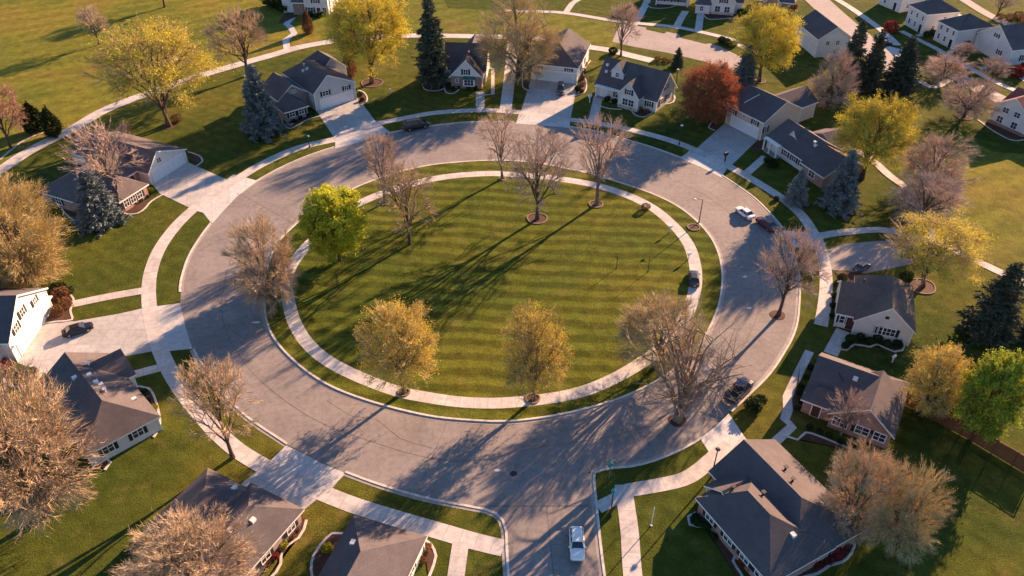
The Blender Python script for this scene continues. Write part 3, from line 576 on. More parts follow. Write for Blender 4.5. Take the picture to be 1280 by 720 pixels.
# H18
e = house('dark hip-roofed house with pale wall between gold bushy tree and the wide driveway', (117, 584), (190, 544), 44)
w1 = wing(e, (0, 8.4, 0, 15), 2.6, 2.8, 'y', 3.6, 0, .5, 'siding_white'); w2 = wing(e, (3.5, 9.4, 9.2, 14.6), 2.6, 2.2, 'x', 0, 0, .5); wwin(w1, 'f', 2.2, 1.6); wwin(w1, 'f', 5.8, 1.6); wwin(w1, 'r', 4, 1.6); wwin(w1, 'r', 7, 1.6); vents(w1, [(5.6, 11.8), (5.2, 5.5)]); flat_vents(w1, [(4.9, 9.6), (5.0, 7.8), (5.3, 7.2), (3.4, 10.4)]); flat_vents(w1, [(7.5, 3.6)])
# H19
e = house('house with dark hip roof and small white window, bottom left beside the pale apron', (352, 675), (373, 645), 62)
w1 = wing(e, (-11, 2.7, -.7, 6.2), 2.5, 2.4, 'x', 3.4, 3.4, .5, 'brick_grey'); w2 = wing(e, (-7, 2.0, 5.4, 12), 2.5, 2.2, 'x', 3, 3, .5, 'brick_grey'); wwin(w1, 'f', 12.0, 1.5, 1.1, 1.3, True); wwin(w1, 'f', 8, 1.5); flat_vents(w1, [(-1.5, 1.6), (-3.8, 2.4)]); wwin(w1, 'f', 4.5, 1.5); flat_vents(w2, [(1.2, 7.0)])
# H20
e = house('gabled house with half dark half tan roof at the bottom edge left of the street', (505, 720), (530, 667), 72)
w1 = wing(e, (-13, 3.3, -.9, 7), 2.6, 3.1, 'x', 0, 5.4, .52); wwin(w1, 'f', 13.0, 1.5); wwin(w1, 'f', 9.5, 1.5, 1.6); flat_vents(w1, [(-.6, 5.0)]); wwin(w1, 'r', 2.4, 1.6); wwin(w1, 'r', 5, 1.6)
# H21
e = house('large pink brick house with many roof hips and white windows, bottom right', (871, 641), (977, 719), -62)
w2 = wing(e, (0, 11.2, 0, 8.2), 2.6, 2.8, 'x', 3.2, 4.6, .40, 'brick_pink'); w1 = wing(e, (-2.2, 11.1, 3.6, 12.8), 2.62, 2.7, 'x', 0, 4.6, .45, 'brick_pink'); w3 = wing(e, (-.9, 3.6, 1.9, 6.5), 2.55, 1.7, 'y', 0, 1.5, .5, 'siding_beige')
for s in (2.0, 5.0, 7.6, 9.9): wwin(w2, 'f', s, 1.55, 1.2, 1.1, True)
vents(w1, [(2.4, 9.6), (4.2, 8.8)], 'metal_dark'); vents(w2, [(1.6, 2.9), (3.9, 5.0)], 'metal_dark'); flat_vents(w2, [(9.0, 4.6)]); wwin(w1, 'b', 3, 1.5); wwin(w1, 'b', 7, 1.5); wwin(w1, 'r', 4, 1.5)
garage_door(e, -1.83, 8.4, FACE['l'], 4.6, 2.1)
# H22
e = house('pink brick house with a bare young tree against its front wall, right side', (999, 520), (1107, 568), -31)
w1 = wing(e, (0, 10.4, 2.2, 10), 2.6, 2.6, 'x', 0, 3.2, .5, 'brick_pink'); w2 = wing(e, (3.4, 10.5, 0, 7), 2.6, 2.7, 'y', 0, 0, .55, 'brick_pink'); w3 = wing(e, (-.1, 3.3, .9, 4), 2.4, 1.1, 'x', 1.3, 0, .5, 'brick_pink')
wwin(w2, 'f', 1.3, 1.5, 1.7, 1.3, False); wwin(w2, 'f', 3.9, 1.5, 1.5, 1.2, True); wwin(w2, 'f', 5.9, 1.5, 1.3, 1.2, False); door(e, 1.6, .87, 0, 'dark_door'); mb = MB(); mb.tube((2.6, 5.0, w1['rz'](2.6, 5)), (3.4, 4.0, w1['rz'](3.4, 4)+.4), .06, .06, 6); mb.build('roof_batten', 'metal_dark', w1['roof'])
flat_vents(w1, [(4.6, 5)])
# H23
e = house('white house with broad front gable, black shutters and curved bed, right of the ring road', (1042, 413), (1136, 434), -19.5)
w2 = wing(e, (2.4, 9.8, 0, 10.5), 2.8, 3.1, 'y', 0, 3, .52, roof='shingle_brown'); w1 = wing(e, (0, 6, 1.0, 8.2), 2.7, 2.7, 'x', 0, 0, .5, roof='shingle_brown'); window(e, 5.6, -.03, 1.7, 0, .95, 1.2, False, 2); 
o = wwin(w2, 'f', 4.2, 1.7, 2.2, 1.2, True, 4); mb = MB(); mb.box(5.85, 6.35, -.06, 0, 3.85, 4.3); mb.build('gable_vent', 'shutter', e)
door(e, 1.9, .97, 0, 'dark_door'); wwin(w1, 'f', .75, 1.5, .6, 1.2, True, 1); mb = MB(); mb.tube((2.6, 5.2, w1['rz'](2.6, 4.8)), (2.6, 5.2, w1['rz'](2.6, 4.8)+.7), .09, .09, 6); mb.build('roof_vent', 'metal_dark', w1['roof'])
# far houses
e = house('white two-storey house with brick wing at the top edge left of the yellow tree', (369, 19), (409, 18), -2)
w1 = wing(e, (3.0, 9.2, 0, 8), 4.6, 2.2, 'y'); w2 = wing(e, (-3.5, 9.4, 2, 11), 4.2, 3, 'x'); w3 = wing(e, (-.3, 3.0, .3, 6), 3.4, 1.6, 'x', wall='brick_brown'); wwin(w1, 'f', 1.4, 1.5, 1.4, 1.3); wwin(w1, 'f', 3, 3.9, 1.3, 1.1); door(e, 6.6, -.03, 0); wwin(w1, 'f', 5.2, 1.5, 1, 1.3, False)
e = house('white house at the top edge, left of the two neighbouring white fronts', (820, 5), (850, 8), -12)
w1 = wing(e, (0, 9, 0, 10), 4.4, 2.8, 'x')
for s in (1.3, 3.2, 5.1, 7): wwin(w1, 'f', s, 1.6, 1.0, 1.3)
for s in (1.3, 3.2, 5.1, 7): wwin(w1, 'f', s, 3.6, .9, 1.0)
porch_posts(e, [(0, -.8), (8.6, -.8)], 2.7); mb = MB(); mb.box(-.2, 8.9, -1.1, -.03, 2.7, 2.85); mb.build('porch_roof', 'trim', e)
e = house('white gabled house with small side porch at the top edge above the yellow tree', (871, 16), (914, 20), -14)
w1 = wing(e, (3.6, 9.6, 0, 8), 3.8, 3.2, 'y'); w2 = wing(e, (-.2, 11.5, 1.5, 10), 3.2, 3.4, 'x'); w3 = wing(e, (-.4, 3.2, -.4, 3), 2.5, 1.2, 'x', 1.2, 0); wwin(w3, 'f', 1.5, 1.4, .8, 1.2, False); wwin(w1, 'f', 1.7, 1.5, 1.3, 1.5, False); wwin(w1, 'f', 4.2, 1.5, 1.3, 1.5, False); wwin(w1, 'f', 3, 3.7, 1.2, 1.0)
mb = MB(); mb.box(3.5, 9.7, -.12, -.02, 0, .7); mb.build('stone_base', 'stone', e)
e = house('dark roofed low house at the top edge beside the plum coloured shrub', (948, 11), (984, 13), -20)
w1 = wing(e, (0, 9, 0, 9), 2.6, 2.8, 'x', 2, 2, wall='brick_brown'); w2 = wing(e, (1.5, 5.5, -1, 5), 2.5, 1.8, 'y', wall='brick_brown'); wwin(w2, 'f', 2, 1.4, 1.4, 1.2)
e = house('long white two-storey house with plain wall, right of the yellow tree', (993, 50), (1017, 71))
w1 = wing(e, (0, 11.5, 0, 8), 4.6, 2.6, 'x'); wwin(w1, 'r', 2.5, 3.4, .8, 1.0, False); wwin(w1, 'r', 5, 3.4, .8, 1.0, False); wwin(w1, 'r', 5, 1.4, .8, 1.0, False)
def colonial(label, a, b, hh=4.7, d=9, nw=3, ang=None, **k):
    e = house(label, a, b, ang); A = at(*a); B = at(*b); L = math.hypot(B[0]-A[0], B[1]-A[1])
    w = wing(e, (0, L, 0, d), hh, 2.4, 'x', k.get('e0', 3.5), k.get('e1', 3.5))
    for i in range(nw): s = L*(i+.55)/(nw+.1); wwin(w, 'f', s, 3.7, .65, 1.0, nw < 3, 1); (wwin(w, 'f', s, 1.5, .65, 1.2, False, 1) if i < nw-1 else door(e, s, -.03, 0, 'shutter'))
    wwin(w, 'r', d*.6, 3.6, .8, 1, False); wwin(w, 'r', d*.3, 1.5, .8, 1, False); return e, w
colonial('white house cut by the top edge, leftmost of the far right row', (1098, 5), (1124, 16), 4.8, 8, 2)
colonial('white two-storey house with hip roof, second in the far right row', (1131, 31), (1152, 43), 5.2, 9, 3)
colonial('white two-storey house left of the wide plain gable, far right row', (1167, 50), (1190, 62), 4.8, 10, 3)
e = house('white house with wide plain gable wall, rightmost of the far right row', (1216, 60), (1250, 78)); w1 = wing(e, (0, 11.5, 0, 14), 3.9, 3.6, 'y', 0, 0, .52); wwin(w1, 'f', 5.7, 5.2, .7, .8, True, 1); wwin(w1, 'f', 8.0, 2.0, .6, 1.0, True, 1); wwin(w1, 'r', 4, 1.6)
e = house('white house with dusty red roof at the right edge', (1236, 152), (1269, 167)); w1 = wing(e, (0, 7.6, 0, 7), 4.0, 2.6, 'y', roof='shingle_red'); w2 = wing(e, (-.3, 16, 2.5, 11), 3.4, 2.4, 'x', roof='shingle_red')
wwin(w1, 'f', 2.5, 3.6, 1.2, 1.0, False); wwin(w1, 'f', 5.0, 3.6, 1.2, 1.0, False); wwin(w1, 'f', 2.0, 1.4, 1.2, 1.3, False); wwin(w1, 'f', 5.2, 1.4, 1.2, 1.3, False); mb = MB(); mb.box(-.2, 7.9, -.35, -.03, 0, .6); mb.build('stone_base', 'brick_brown', e)

# ------------------------------------------------------------------ TREES
class TB:
    def __init__(s): s.V = []; s.Fc = []; s.n = 0
    def tube(s, P, R, k):
        P = np.asarray(P); n = len(P); T = np.gradient(P, axis=0); T /= np.linalg.norm(T, axis=1)[:, None]+1e-9
        up = np.array([0, 0, 1.]) if abs(T[0][2]) < .9 else np.array([1., 0, 0])
        U = np.cross(T, up); U /= np.linalg.norm(U, axis=1)[:, None]+1e-9; Wv = np.cross(T, U)
        a = np.arange(k)*2*np.pi/k
        ring = P[:, None, :]+(U[:, None, :]*np.cos(a)[None, :, None]+Wv[:, None, :]*np.sin(a)[None, :, None])*np.asarray(R)[:, None, None]
        b = s.n; s.V.append(ring.reshape(-1, 3)); s.n += n*k
        i = np.arange(n-1)[:, None]*k; j = np.arange(k)[None, :]; j2 = (j+1) % k
        s.Fc += np.stack([b+i+j, b+i+j2, b+i+k+j2, b+i+k+j], -1).reshape(-1, 4).tolist()
    def tris(s, A, B, C):
        m = len(A); b = s.n; s.V.append(np.stack([A, B, C], 1).reshape(-1, 3)); s.n += 3*m
        s.Fc += (b+np.arange(3*m).reshape(-1, 3)).tolist()
    def quads(s, A, B, C, D):
        m = len(A); b = s.n; s.V.append(np.stack([A, B, C, D], 1).reshape(-1, 3)); s.n += 4*m
        s.Fc += (b+np.arange(4*m).reshape(-1, 4)).tolist()
    def mesh(s, name, mat, split=None):
        me = bpy.data.meshes.new(name); V = np.concatenate(s.V); me.from_pydata(V.tolist(), [], s.Fc)
        for m in ([mat] if isinstance(mat, str) else mat): me.materials.append(MATS[m])
        if split is not None:
            mi = np.zeros(len(s.Fc), int); mi[split:] = 1; me.polygons.foreach_set('material_index', mi.tolist())
        me.update(); return me
def unitv(n, r):
    v = r.normal(size=(n, 3)); return v/np.linalg.norm(v, axis=1)[:, None]
def bez(a, c, b, n):
    t = np.linspace(0, 1, n)[:, None]; return (1-t)**2*a+2*t*(1-t)*c+t*t*b
def blades(tb, O, D, L, w, r):
    """thin tapering twigs from O along D"""
    S = np.cross(D, unitv(len(D), r)); S /= np.linalg.norm(S, axis=1)[:, None]+1e-9
    tb.tris(O-S*w[:, None], O+S*w[:, None], O+D*L[:, None])
def leaves(tb, O, size, r, squash=1.0):
    n = len(O); A = unitv(n, r); B = np.cross(A, unitv(n, r)); B /= np.linalg.norm(B, axis=1)[:, None]+1e-9
    s = size*r.uniform(.6, 1.3, n)[:, None]
    tb.quads(O-A*s, O-B*s*.6, O+A*s, O+B*s*.6)
def gen_tree(seed, H=14., R=5.2, zc=.60, rz=.40, trunk=.22, n1=8, n2=9, n3=6, n4=9, fork=(.16, .34), twl=1.0, tww=.02, leaf=0, lsize=.16, up=.45, tr=None, multi=1, el0=-.3, half=0, shell=0, shb=0):
    """deciduous tree: trunk and limbs in one mesh, twigs (and leaves) in another. crown = ellipsoid centred at zc*H"""
    r = np.random.default_rng(seed); tk = TB(); cr = TB(); tr = tr or H*.018
    C = np.array([0, 0, zc*H]); E = np.array([R, R, rz*H])
    tops = []
    for m in range(multi):
        b0 = np.array([0, 0, -.2]) + (np.array([*r.normal(0, .25, 2), 0]) if multi > 1 else 0)
        top = np.array([*(r.normal(0, .05*R, 2) if multi == 1 else r.normal(0, .3*R, 2)), H*(zc+rz*.35)])
        mid = b0*.5+top*.5+np.array([*r.normal(0, .05*R, 2), 0]); mid[:2] *= .6
        P = bez(b0, mid, top, 9); rad = tr*(1-np.linspace(0, 1, 9))**.7/(1 if multi == 1 else 1.4)+.03; rad[0] *= 1.5; tk.tube(P, rad, 8); tops.append(P)
    L2 = []
    for i in range(n1):
        P = tops[i % multi]; t = r.uniform(*fork)+.33*(i/n1)**1.4; k = t*(len(P)-1); k0 = min(int(k), len(P)-2); s = P[k0]+(P[k0+1]-P[k0])*(k-k0)
        a = i*2.399+r.normal(0, .25); el = r.uniform(el0, .75) if i < n1-2 else 1.1
        d = np.array([math.cos(a)*math.cos(el), math.sin(a)*math.cos(el), math.sin(el)]); tgt = C+d*E*r.uniform(.72, .95)
        ctrl = s*.5+tgt*.5; ctrl[2] = s[2]+(tgt[2]-s[2])*r.uniform(.55, .9); ctrl[:2] = s[:2]+(tgt[:2]-s[:2])*.38
        Q = bez(s, ctrl, tgt, 8); Q[1:-1] += r.normal(0, .012*H, Q[1:-1].shape)*.6
        r0 = tr*r.uniform(.42, .6)*(1-t*.5); rad = r0*(1-np.linspace(0, 1, 8))**.8+.025; tk.tube(Q, rad, 6)
        for j in range(n2):
            u = .28+.72*(j+r.random())/n2; k = u*7; k0 = min(int(k), 6); p = Q[k0]+(Q[k0+1]-Q[k0])*(k-k0)
            dd = unitv(1, r)[0]*.8+d*.7; dd[2] += .3; dd /= np.linalg.norm(dd); tg = C+dd*E*r.uniform(.8, 1.02)
            v = tg-p; l = np.linalg.norm(v); mx = .42*R+.1*H
            if l > mx: tg = p+v/l*mx*r.uniform(.7, 1)
            cc = (p+tg)/2; cc[2] += .08*l*r.uniform(-.3, 1)
            Q2 = bez(p, cc, tg, 5); rr = max(.02, r0*.42*(1-u*.5)); tk.tube(Q2, rr*(1-np.linspace(0, 1, 5))**.8+.014, 4); L2.append(Q2)
    # branchlets and twigs
    O = []; D = []; 
    for Q2 in L2:
        ax = Q2[-1]-Q2[0]; la = np.linalg.norm(ax); ax /= la+1e-9
        for j in range(n3):
            u = .25+.75*(j+r.random())/n3; k = u*4; k0 = min(int(k), 3); p = Q2[k0]+(Q2[k0+1]-Q2[k0])*(k-k0)
            out = (p-C)/E; dd = unitv(1, r)[0]*.5+ax*.5+out*.65; dd[2] += up*r.uniform(.2, 1); dd /= np.linalg.norm(dd); l = r.uniform(.07, .14)*H*.85
            e = p+dd*l; 
            q = (e-C)/E; nq = np.linalg.norm(q)
            if nq > 1.08: e = C+(e-C)*(1.08/nq)
            P3 = bez(p, (p+e)/2+r.normal(0, .06*l, 3), e, 4); cr.tube(P3, np.array([1, .8, .55, .3])*tww*1.15, 3)
            for q4 in range(n4):
                uu = .15+.85*(q4+r.random())/n4*.98; kk = uu*3; kk0 = min(int(kk), 2); pp = P3[kk0]+(P3[kk0+1]-P3[kk0])*(kk-kk0)
                d4 = unitv(1, r)[0]*.42+dd*.65+out*.35; d4[2] += up*.55; O.append(pp); D.append(d4/np.linalg.norm(d4))
    O = np.array(O); D = np.array(D); n = len(O); Lw = r.uniform(.45, 1.25, n)*twl; blades(cr, O, D, Lw, np.full(n, tww), r)
    # second generation of fine side shoots
    t = r.uniform(.3, .8, n)[:, None]; O2 = O+D*Lw[:, None]*t; D2 = D*.7+unitv(n, r)*.6; D2 /= np.linalg.norm(D2, axis=1)[:, None]; blades(cr, O2, D2, Lw*.55, np.full(n, tww*.8), r)
    split = None
    if shell:      # rounded outline: clumps of shoots and leaves over the crown's surface, uneven in depth
        k = np.arange(shell)+.5; phi = np.arccos(1-2*k/shell); th_ = np.pi*(1+5**.5)*k
        dirs = np.stack([np.cos(th_)*np.sin(phi), np.sin(th_)*np.sin(phi), np.cos(phi)], 1)+r.normal(0, .09, (shell, 3)); dirs = dirs[r.random(shell) > .1]; dirs = dirs[dirs[:, 2]+.4*(dirs[:, 0]+dirs[:, 1]) > half-1] if half else dirs
        cen = C+dirs*E*r.uniform(.66, .97, len(dirs))[:, None]
        if shb:
            ii = np.repeat(np.arange(len(cen)), shb); O5 = cen[ii]-dirs[ii]*R*.13+r.normal(0, .07*R, (len(ii), 3)); D5 = dirs[ii]+unitv(len(ii), r)*.45; D5[:, 2] += .35; D5 /= np.linalg.norm(D5, axis=1)[:, None]
            blades(cr, O5, D5, r.uniform(.5, 1.2, len(ii))*twl, np.full(len(ii), tww), r)
    if leaf:
        split = len(cr.Fc)
        if shell:
            ii = r.integers(0, len(cen), int(leaf*.6)); P5 = cen[ii]+dirs[ii]*r.normal(.0, .05, len(ii))[:, None]*R+r.normal(0, .075*R, (len(ii), 3))*np.array([1, 1, .8]); leaves(cr, P5, lsize, r); leaf = int(leaf*.4)
        idx = r.integers(0, n, leaf); sh = r.uniform(.3, 1.05, leaf)[:, None]
        Pn = O[idx]+D[idx]*Lw[idx][:, None]*sh+r.normal(0, lsize*.6, (leaf, 3))
        if half: Pn = Pn[(Pn[:, 2]-C[2])/E[2]+.5*(Pn[:, 0]+Pn[:, 1])/R > half-1]
        leaves(cr, Pn, lsize, r)
    return tk, cr, split
def gen_conifer(seed, H=14., R=3.4, nlay=26, per=9, base=.06, power=.85, fine=.42, dens=11, droop=.25):
    r = np.random.default_rng(seed); tk = TB(); cr = TB(); tk.tube(np.array([[0, 0, -.2], [0, 0, H*.5], [0, 0, H*.97]]), [.02*H, .012*H, .02], 7)
    O = []; D = []; Lg = []
    for i in range(nlay):
        t = (i+.5)/nlay; z = H*(base+(1-base)*t); rr = R*(1-t)**power*(1+.12*r.normal())+.12
        for k in range(max(4, int(per*(1-t*.55)))):
            a = r.uniform(0, 6.283); L = rr*r.uniform(.72, 1.12); d = np.array([math.cos(a), math.sin(a), -droop*r.uniform(.3, 1.3)+t*.55]); d /= np.linalg.norm(d)
            p0 = np.array([0, 0, z+r.normal(0, .02*H)]); p1 = p0+d*L; p1[2] += .08*L
            tk.tube(np.array([p0, (p0+p1)/2+[0, 0, -.05*L], p1]), [.045, .03, .012], 3)
            m = int(dens*(.4+L/R*1.3)); u = r.uniform(.12, 1, m)[:, None]; P = p0+(p1-p0)*u
            side = unitv(m, r)*.85; side[:, 2] = side[:, 2]*.5-.12; dd = side+d*.75; dd /= np.linalg.norm(dd, axis=1)[:, None]
            O.append(P); D.append(dd); Lg.append(r.uniform(.6, 1.25, m)*fine*(1.15-.4*t))
    O = np.concatenate(O); D = np.concatenate(D); Lg = np.concatenate(Lg)
    for q in range(3):
        j = unitv(len(O), r)*.4; D3 = D+j; D3 /= np.linalg.norm(D3, axis=1)[:, None]; blades(cr, O+D*Lg[:, None]*.3*q, D3, Lg, Lg*.2, r)
    return tk, cr, None
def gen_shrub(seed, n=900, sz=.11, shape=(1, 1, .8), col=False):
    r = np.random.default_rng(seed); tk = TB(); cr = TB()
    for k in range(7):
        a = r.uniform(0, 6.28); tk.tube(np.array([[0, 0, -.05], [math.cos(a)*.3, math.sin(a)*.3, .45], [math.cos(a)*.55, math.sin(a)*.55, .85*shape[2]]]), [.04, .03, .01], 4)
    d = unitv(n, r); lump = 1+.16*np.sin(d[:, 0]*5+seed)*np.cos(d[:, 1]*6)+.08*r.normal(size=n)
    rad = r.uniform(.55, 1., n)**.4*lump; P = d*rad[:, None]*np.array([1, 1, shape[2]])+np.array([0, 0, shape[2]*.95])
    if col: P[:, :2] *= (1.15-np.clip(P[:, 2]/(2*shape[2]), 0, 1)**1.6*.8)[:, None]
    P[:, 2] = np.maximum(P[:, 2], .02); leaves(cr, P, sz, r)
    return tk, cr, None
PROTO = {}
def proto(key):
    if key in PROTO: return PROTO[key]
    kind, seed = key; s = seed*17+sum(map(ord, kind)) % 97
    lib = {
     # kind: (gen kwargs, trunk material, crown materials)
     'bare_tan': (dict(n1=10, n2=9, n4=9, tww=.024, el0=-.45), 'bark', 'twig_tan'), 'bare_pink': (dict(n1=10, n2=9, n4=8, tww=.024, el0=-.45), 'bark', 'twig_pink'),
     'bare_sparse': (dict(n1=9, n2=7, n3=5, n4=6, tww=.026, zc=.62, rz=.38), 'bark_pale', 'twig_pink'),
     'bare_open': (dict(n1=16, n2=7, n3=4, n4=3, R=7, fork=(.07, .18), multi=3, H=13, tww=.019, tr=.36), 'bark_pale', 'twig_tan'),
     'bare_dense': (dict(shell=90, shb=38, zc=.52, rz=.50, fork=(.03, .22), el0=-.85, n1=13, n2=10, n3=7, n4=15, tww=.019), 'bark', 'twig_tan'),
     'pink_dense': (dict(shell=90, shb=38, zc=.52, rz=.50, fork=(.03, .22), el0=-.85, n1=10, n2=10, n3=7, n4=14, tww=.019), 'bark', 'twig_pink'),
     'salmon': (dict(n1=10, n2=9, n3=6, n4=8, leaf=26000, lsize=.085), 'bark', ['twig_brown', 'leaf_salmon']),
     'gold_dense': (dict(shell=170, shb=57, zc=.52, rz=.50, fork=(.03, .22), el0=-.85, n1=14, n2=12, n3=7, n4=16, tww=.019, leaf=14000, lsize=.05), 'bark', ['twig_gold', 'leaf_gold']),
     'tan_gold': (dict(shell=90, shb=41, zc=.52, rz=.50, fork=(.03, .22), el0=-.85, n1=14, n2=10, n3=7, n4=14, tww=.019, leaf=9000, lsize=.045), 'bark', ['twig_olive', 'leaf_gold']),
     'gold_bud': (dict(n1=14, n2=10, n3=6, n4=8, leaf=24000, lsize=.085, zc=.56, rz=.44, el0=-.75, fork=(.12, .3), tww=.024, twl=.8, shell=130, shb=18), 'bark', ['twig_gold', 'leaf_gold']),
     'yellow': (dict(n1=13, n2=11, n3=7, n4=9, leaf=30000, lsize=.085, el0=-.6, shell=110, shb=22, tww=.022), 'bark', ['twig_yellow', 'leaf_yellow']),
     'yellow_half': (dict(shell=150, shb=45, n1=10, n2=9, n3=6, n4=8, leaf=22000, lsize=.085, R=6, fork=(.1, .25), multi=2, half=1.0), 'bark', ['twig_tan', 'leaf_yellow']),
     'green': (dict(n3=6, n4=5, leaf=60000, lsize=.15, zc=.56, rz=.44, n1=14, n2=10, el0=-.8, twl=.7, shell=200), 'bark', ['twig_brown', 'leaf_green']),
     'green_mid': (dict(n3=6, n4=5, leaf=46000, lsize=.15, zc=.56, rz=.44, n1=14, n2=10, el0=-.8, twl=.7, shell=120), 'bark', ['twig_brown', 'leaf_dull_green']),
     'olive': (dict(n1=9, n2=9, n3=6, n4=5, leaf=12000, lsize=.13), 'bark', ['twig_brown', 'leaf_olive']),
     'red': (dict(n1=10, n2=10, n3=6, n4=7, leaf=46000, lsize=.10, zc=.53, rz=.47, el0=-.8, shell=240, shb=15), 'bark', ['twig_brown', 'leaf_red']),
    }
    con = {'spruce_blue': (dict(R=3.8, dens=24, nlay=36, per=14, fine=.55, power=.72), 'bark', 'needle_blue'), 'spruce_dark': (dict(R=3.4, dens=22, nlay=38, per=13, fine=.5, power=.72), 'bark', 'needle_dark'),
           'spruce_slim': (dict(R=2.6, dens=20, nlay=40, per=12, fine=.48, power=.6), 'bark', 'needle_dark')}
    shr = {'arb': (dict(n=5200, sz=.10, shape=(1, 1, 2.1), col=True), 'bark', 'needle_arb'), 'arb_brown': (dict(n=4200, sz=.10, shape=(1, 1, 2.1), col=True), 'bark', 'shrub_brown'), 'shrub': (dict(n=1500, sz=.12), 'bark', 'shrub_green'), 'lime': (dict(n=1300, sz=.12), 'bark', 'shrub_lime'),
           'redshrub': (dict(n=1300, sz=.11), 'bark', 'shrub_red'), 'brownshrub': (dict(n=1000, sz=.1), 'bark', 'shrub_brown')}
    if kind in lib: kw, mt, mc = lib[kind]; kw = dict(kw); H = kw.get('H', 14.); R = kw.get('R', 5.2); t, c, sp = gen_tree(s, **kw); zc = kw.get('zc', .6); rz = kw.get('rz', .4)
    elif kind in con: kw, mt, mc = con[kind]; H = 14.; R = kw['R']; t, c, sp = gen_conifer(s, **kw); zc = rz = None
    else: kw, mt, mc = shr[kind]; t, c, sp = gen_shrub(s, **kw); H = kw.get('shape', (1, 1, .8))[2]*1.95; R = 1.0; zc = rz = None
    PROTO[key] = (t.mesh('trunk', mt), c.mesh('crown', mc, sp), H, R, zc, rz); return PROTO[key]
NT = [0]
def plant(kind, base, topy, wpx, label, cat='tree', group=None, seed=0, name=None, lift=0., dx=0):
    """base pixel, pixel row of the crown's top edge, crown width in pixels"""
    tk, cr, H0, R0, zc, rz = proto((kind, seed)); X, Y = at(*base)
    depth = Y*math.cos(TH)+(CH-4)*math.sin(TH); r = wpx*.5*depth/F
    happ = height(base, topy); ph = math.atan2(CH, math.hypot(X, Y)); c_, s_ = math.cos(ph), math.sin(ph)
    if zc:
        lo, hi = 1., 40.
        for _ in range(40):
            h = (lo+hi)/2; v = h*c_*zc+math.hypot(rz*h*c_, r*s_*.9)
            if v < happ*c_: lo = h
            else: hi = h
        h = max(h, 1.0*r)
    else: h = max(happ*.97, .3*r)
    NT[0] += 1; o = empty(name or {'spruce': 'spruce_tree'}.get(kind.split('_')[0], 'tree'), (X+dx, Y, lift), (NT[0]*2.4) % 6.28)
    tag(o, label, cat, group)
    sc_ = (r/R0, r/R0, h/H0); link('trunk', tk, o, scale=sc_); link('crown', cr, o, scale=sc_); return o
G_STREET = 'bare trees standing around the ring road'
T = plant
ISL = .10
T('bare_pink', (124, 56), 8, 38, 'small bare pinkish tree alone on the far left meadow', group=G_STREET)
T('yellow_half', (211, 157), 26, 138, 'large spreading tree with yellow tips beside the curving back path, upper left')
T('bare_tan', (309, 95), 13, 78, 'round bare tan tree beside the back path, right of the yellow tipped tree', group=G_STREET, seed=1)
T('bare_pink', (206, 9), -40, 50, 'bare tree whose trunk foot shows at the top left edge', seed=1)
T('salmon', (14, 186), 98, 62, 'salmon pink leafing tree at the left edge beside two dark columnar evergreens')
T('arb', (46, 164), 128, 28, 'dark columnar evergreen touching the salmon pink tree', seed=0, name='evergreen')
T('arb', (69, 170), 134, 22, 'dark pointed columnar evergreen standing right of the salmon tree, by the path', seed=1, name='evergreen')
T('bare_sparse', (146, 246), 152, 95, 'sparse bare tree in front of the pink brick ranch house', group=G_STREET, seed=3)
T('spruce_blue', (128, 277), 212, 56, 'broad spruce hiding the left corner of the pink brick ranch house', 'spruce', seed=1)
T('gold_dense', (38, 356), 222, 128, 'dense gold brown bushy tree at the left edge above the white garage house')
T('spruce_blue', (331, 167), 80, 50, 'large blue spruce left of the grey two-gable house', 'spruce')
T('yellow', (465, 104), -18, 98, 'tall bright yellow tree right of the grey garage house')
T('arb_brown', (437, 96), 66, 19, 'brownish columnar evergreen against the tall yellow tree', seed=0, name='evergreen')
T('spruce_slim', (542, 106), -8, 40, 'tall narrow dark spruce left of the brick cottage', 'spruce')
T('tan_gold', (648, 101), -16, 98, 'big tree with tan twigs overhanging the white hipped garage house', seed=1)
T('bare_pink', (776, 70), 4, 46, 'bare reddish tree at the edge of the far street, behind the white cape house', group=G_STREET, seed=2)
T('spruce_dark', (846, 84), 59, 16, 'very small dark spruce behind the white cape house', 'spruce')
T('red', (882, 152), 78, 72, 'round dark red tree between the white cape and the cream house')
T('spruce_blue', (928, 112), 57, 33, 'mid size dark blue spruce between the red and the yellow tree', 'spruce', seed=2)
T('yellow', (949, 102), 6, 82, 'round yellow tree above the cream house, left of the long white house', seed=1)
T('pink_dense', (1033, 137), 64, 60, 'dense pinkish bare tree left of the row of dark spruces')
T('spruce_slim', (1057, 110), 26, 32, 'leftmost brownish spruce of the three behind the cream house', 'spruce', seed=1)
T('spruce_dark', (1083, 113), 38, 34, 'middle spruce of the three dark spruces in the far right yard', 'spruce', seed=1)
T('spruce_dark', (1121, 114), 46, 46, 'rightmost and broadest of the three dark spruces in the far right yard', 'spruce', seed=2)
T('yellow', (1077, 224), 118, 92, 'round golden yellow tree behind the right end of the ranch house', seed=2)
T('pink_dense', (1158, 238), 166, 92, 'upper of two overlapping pinkish bare trees right of the golden yellow tree', seed=1)
T('pink_dense', (1150, 276), 214, 96, 'lower of two overlapping pinkish bare trees, above the footpath', seed=2)
T('yellow_half', (1152, 356), 268, 122, 'wide open tree with thin yellow green leaves over the right footpath', seed=1)
T('spruce_dark', (1230, 422), 328, 64, 'large dark spruce near the right edge, behind the white broad-gabled house', 'spruce', seed=0)
T('spruce_dark', (1286, 426), 374, 34, 'dark spruce cut by the right edge', 'spruce', seed=1)
T('gold_bud', (1152, 520), 432, 70, 'gold leafing tree behind the brown fence, left of the green tree', seed=1)
T('green_mid', (1213, 548), 442, 74, 'bright green leafing tree standing over the brown fence', seed=1)
T('bare_sparse', (1051, 543), 486, 56, 'small bare tree in front of the brick house wall', seed=1)
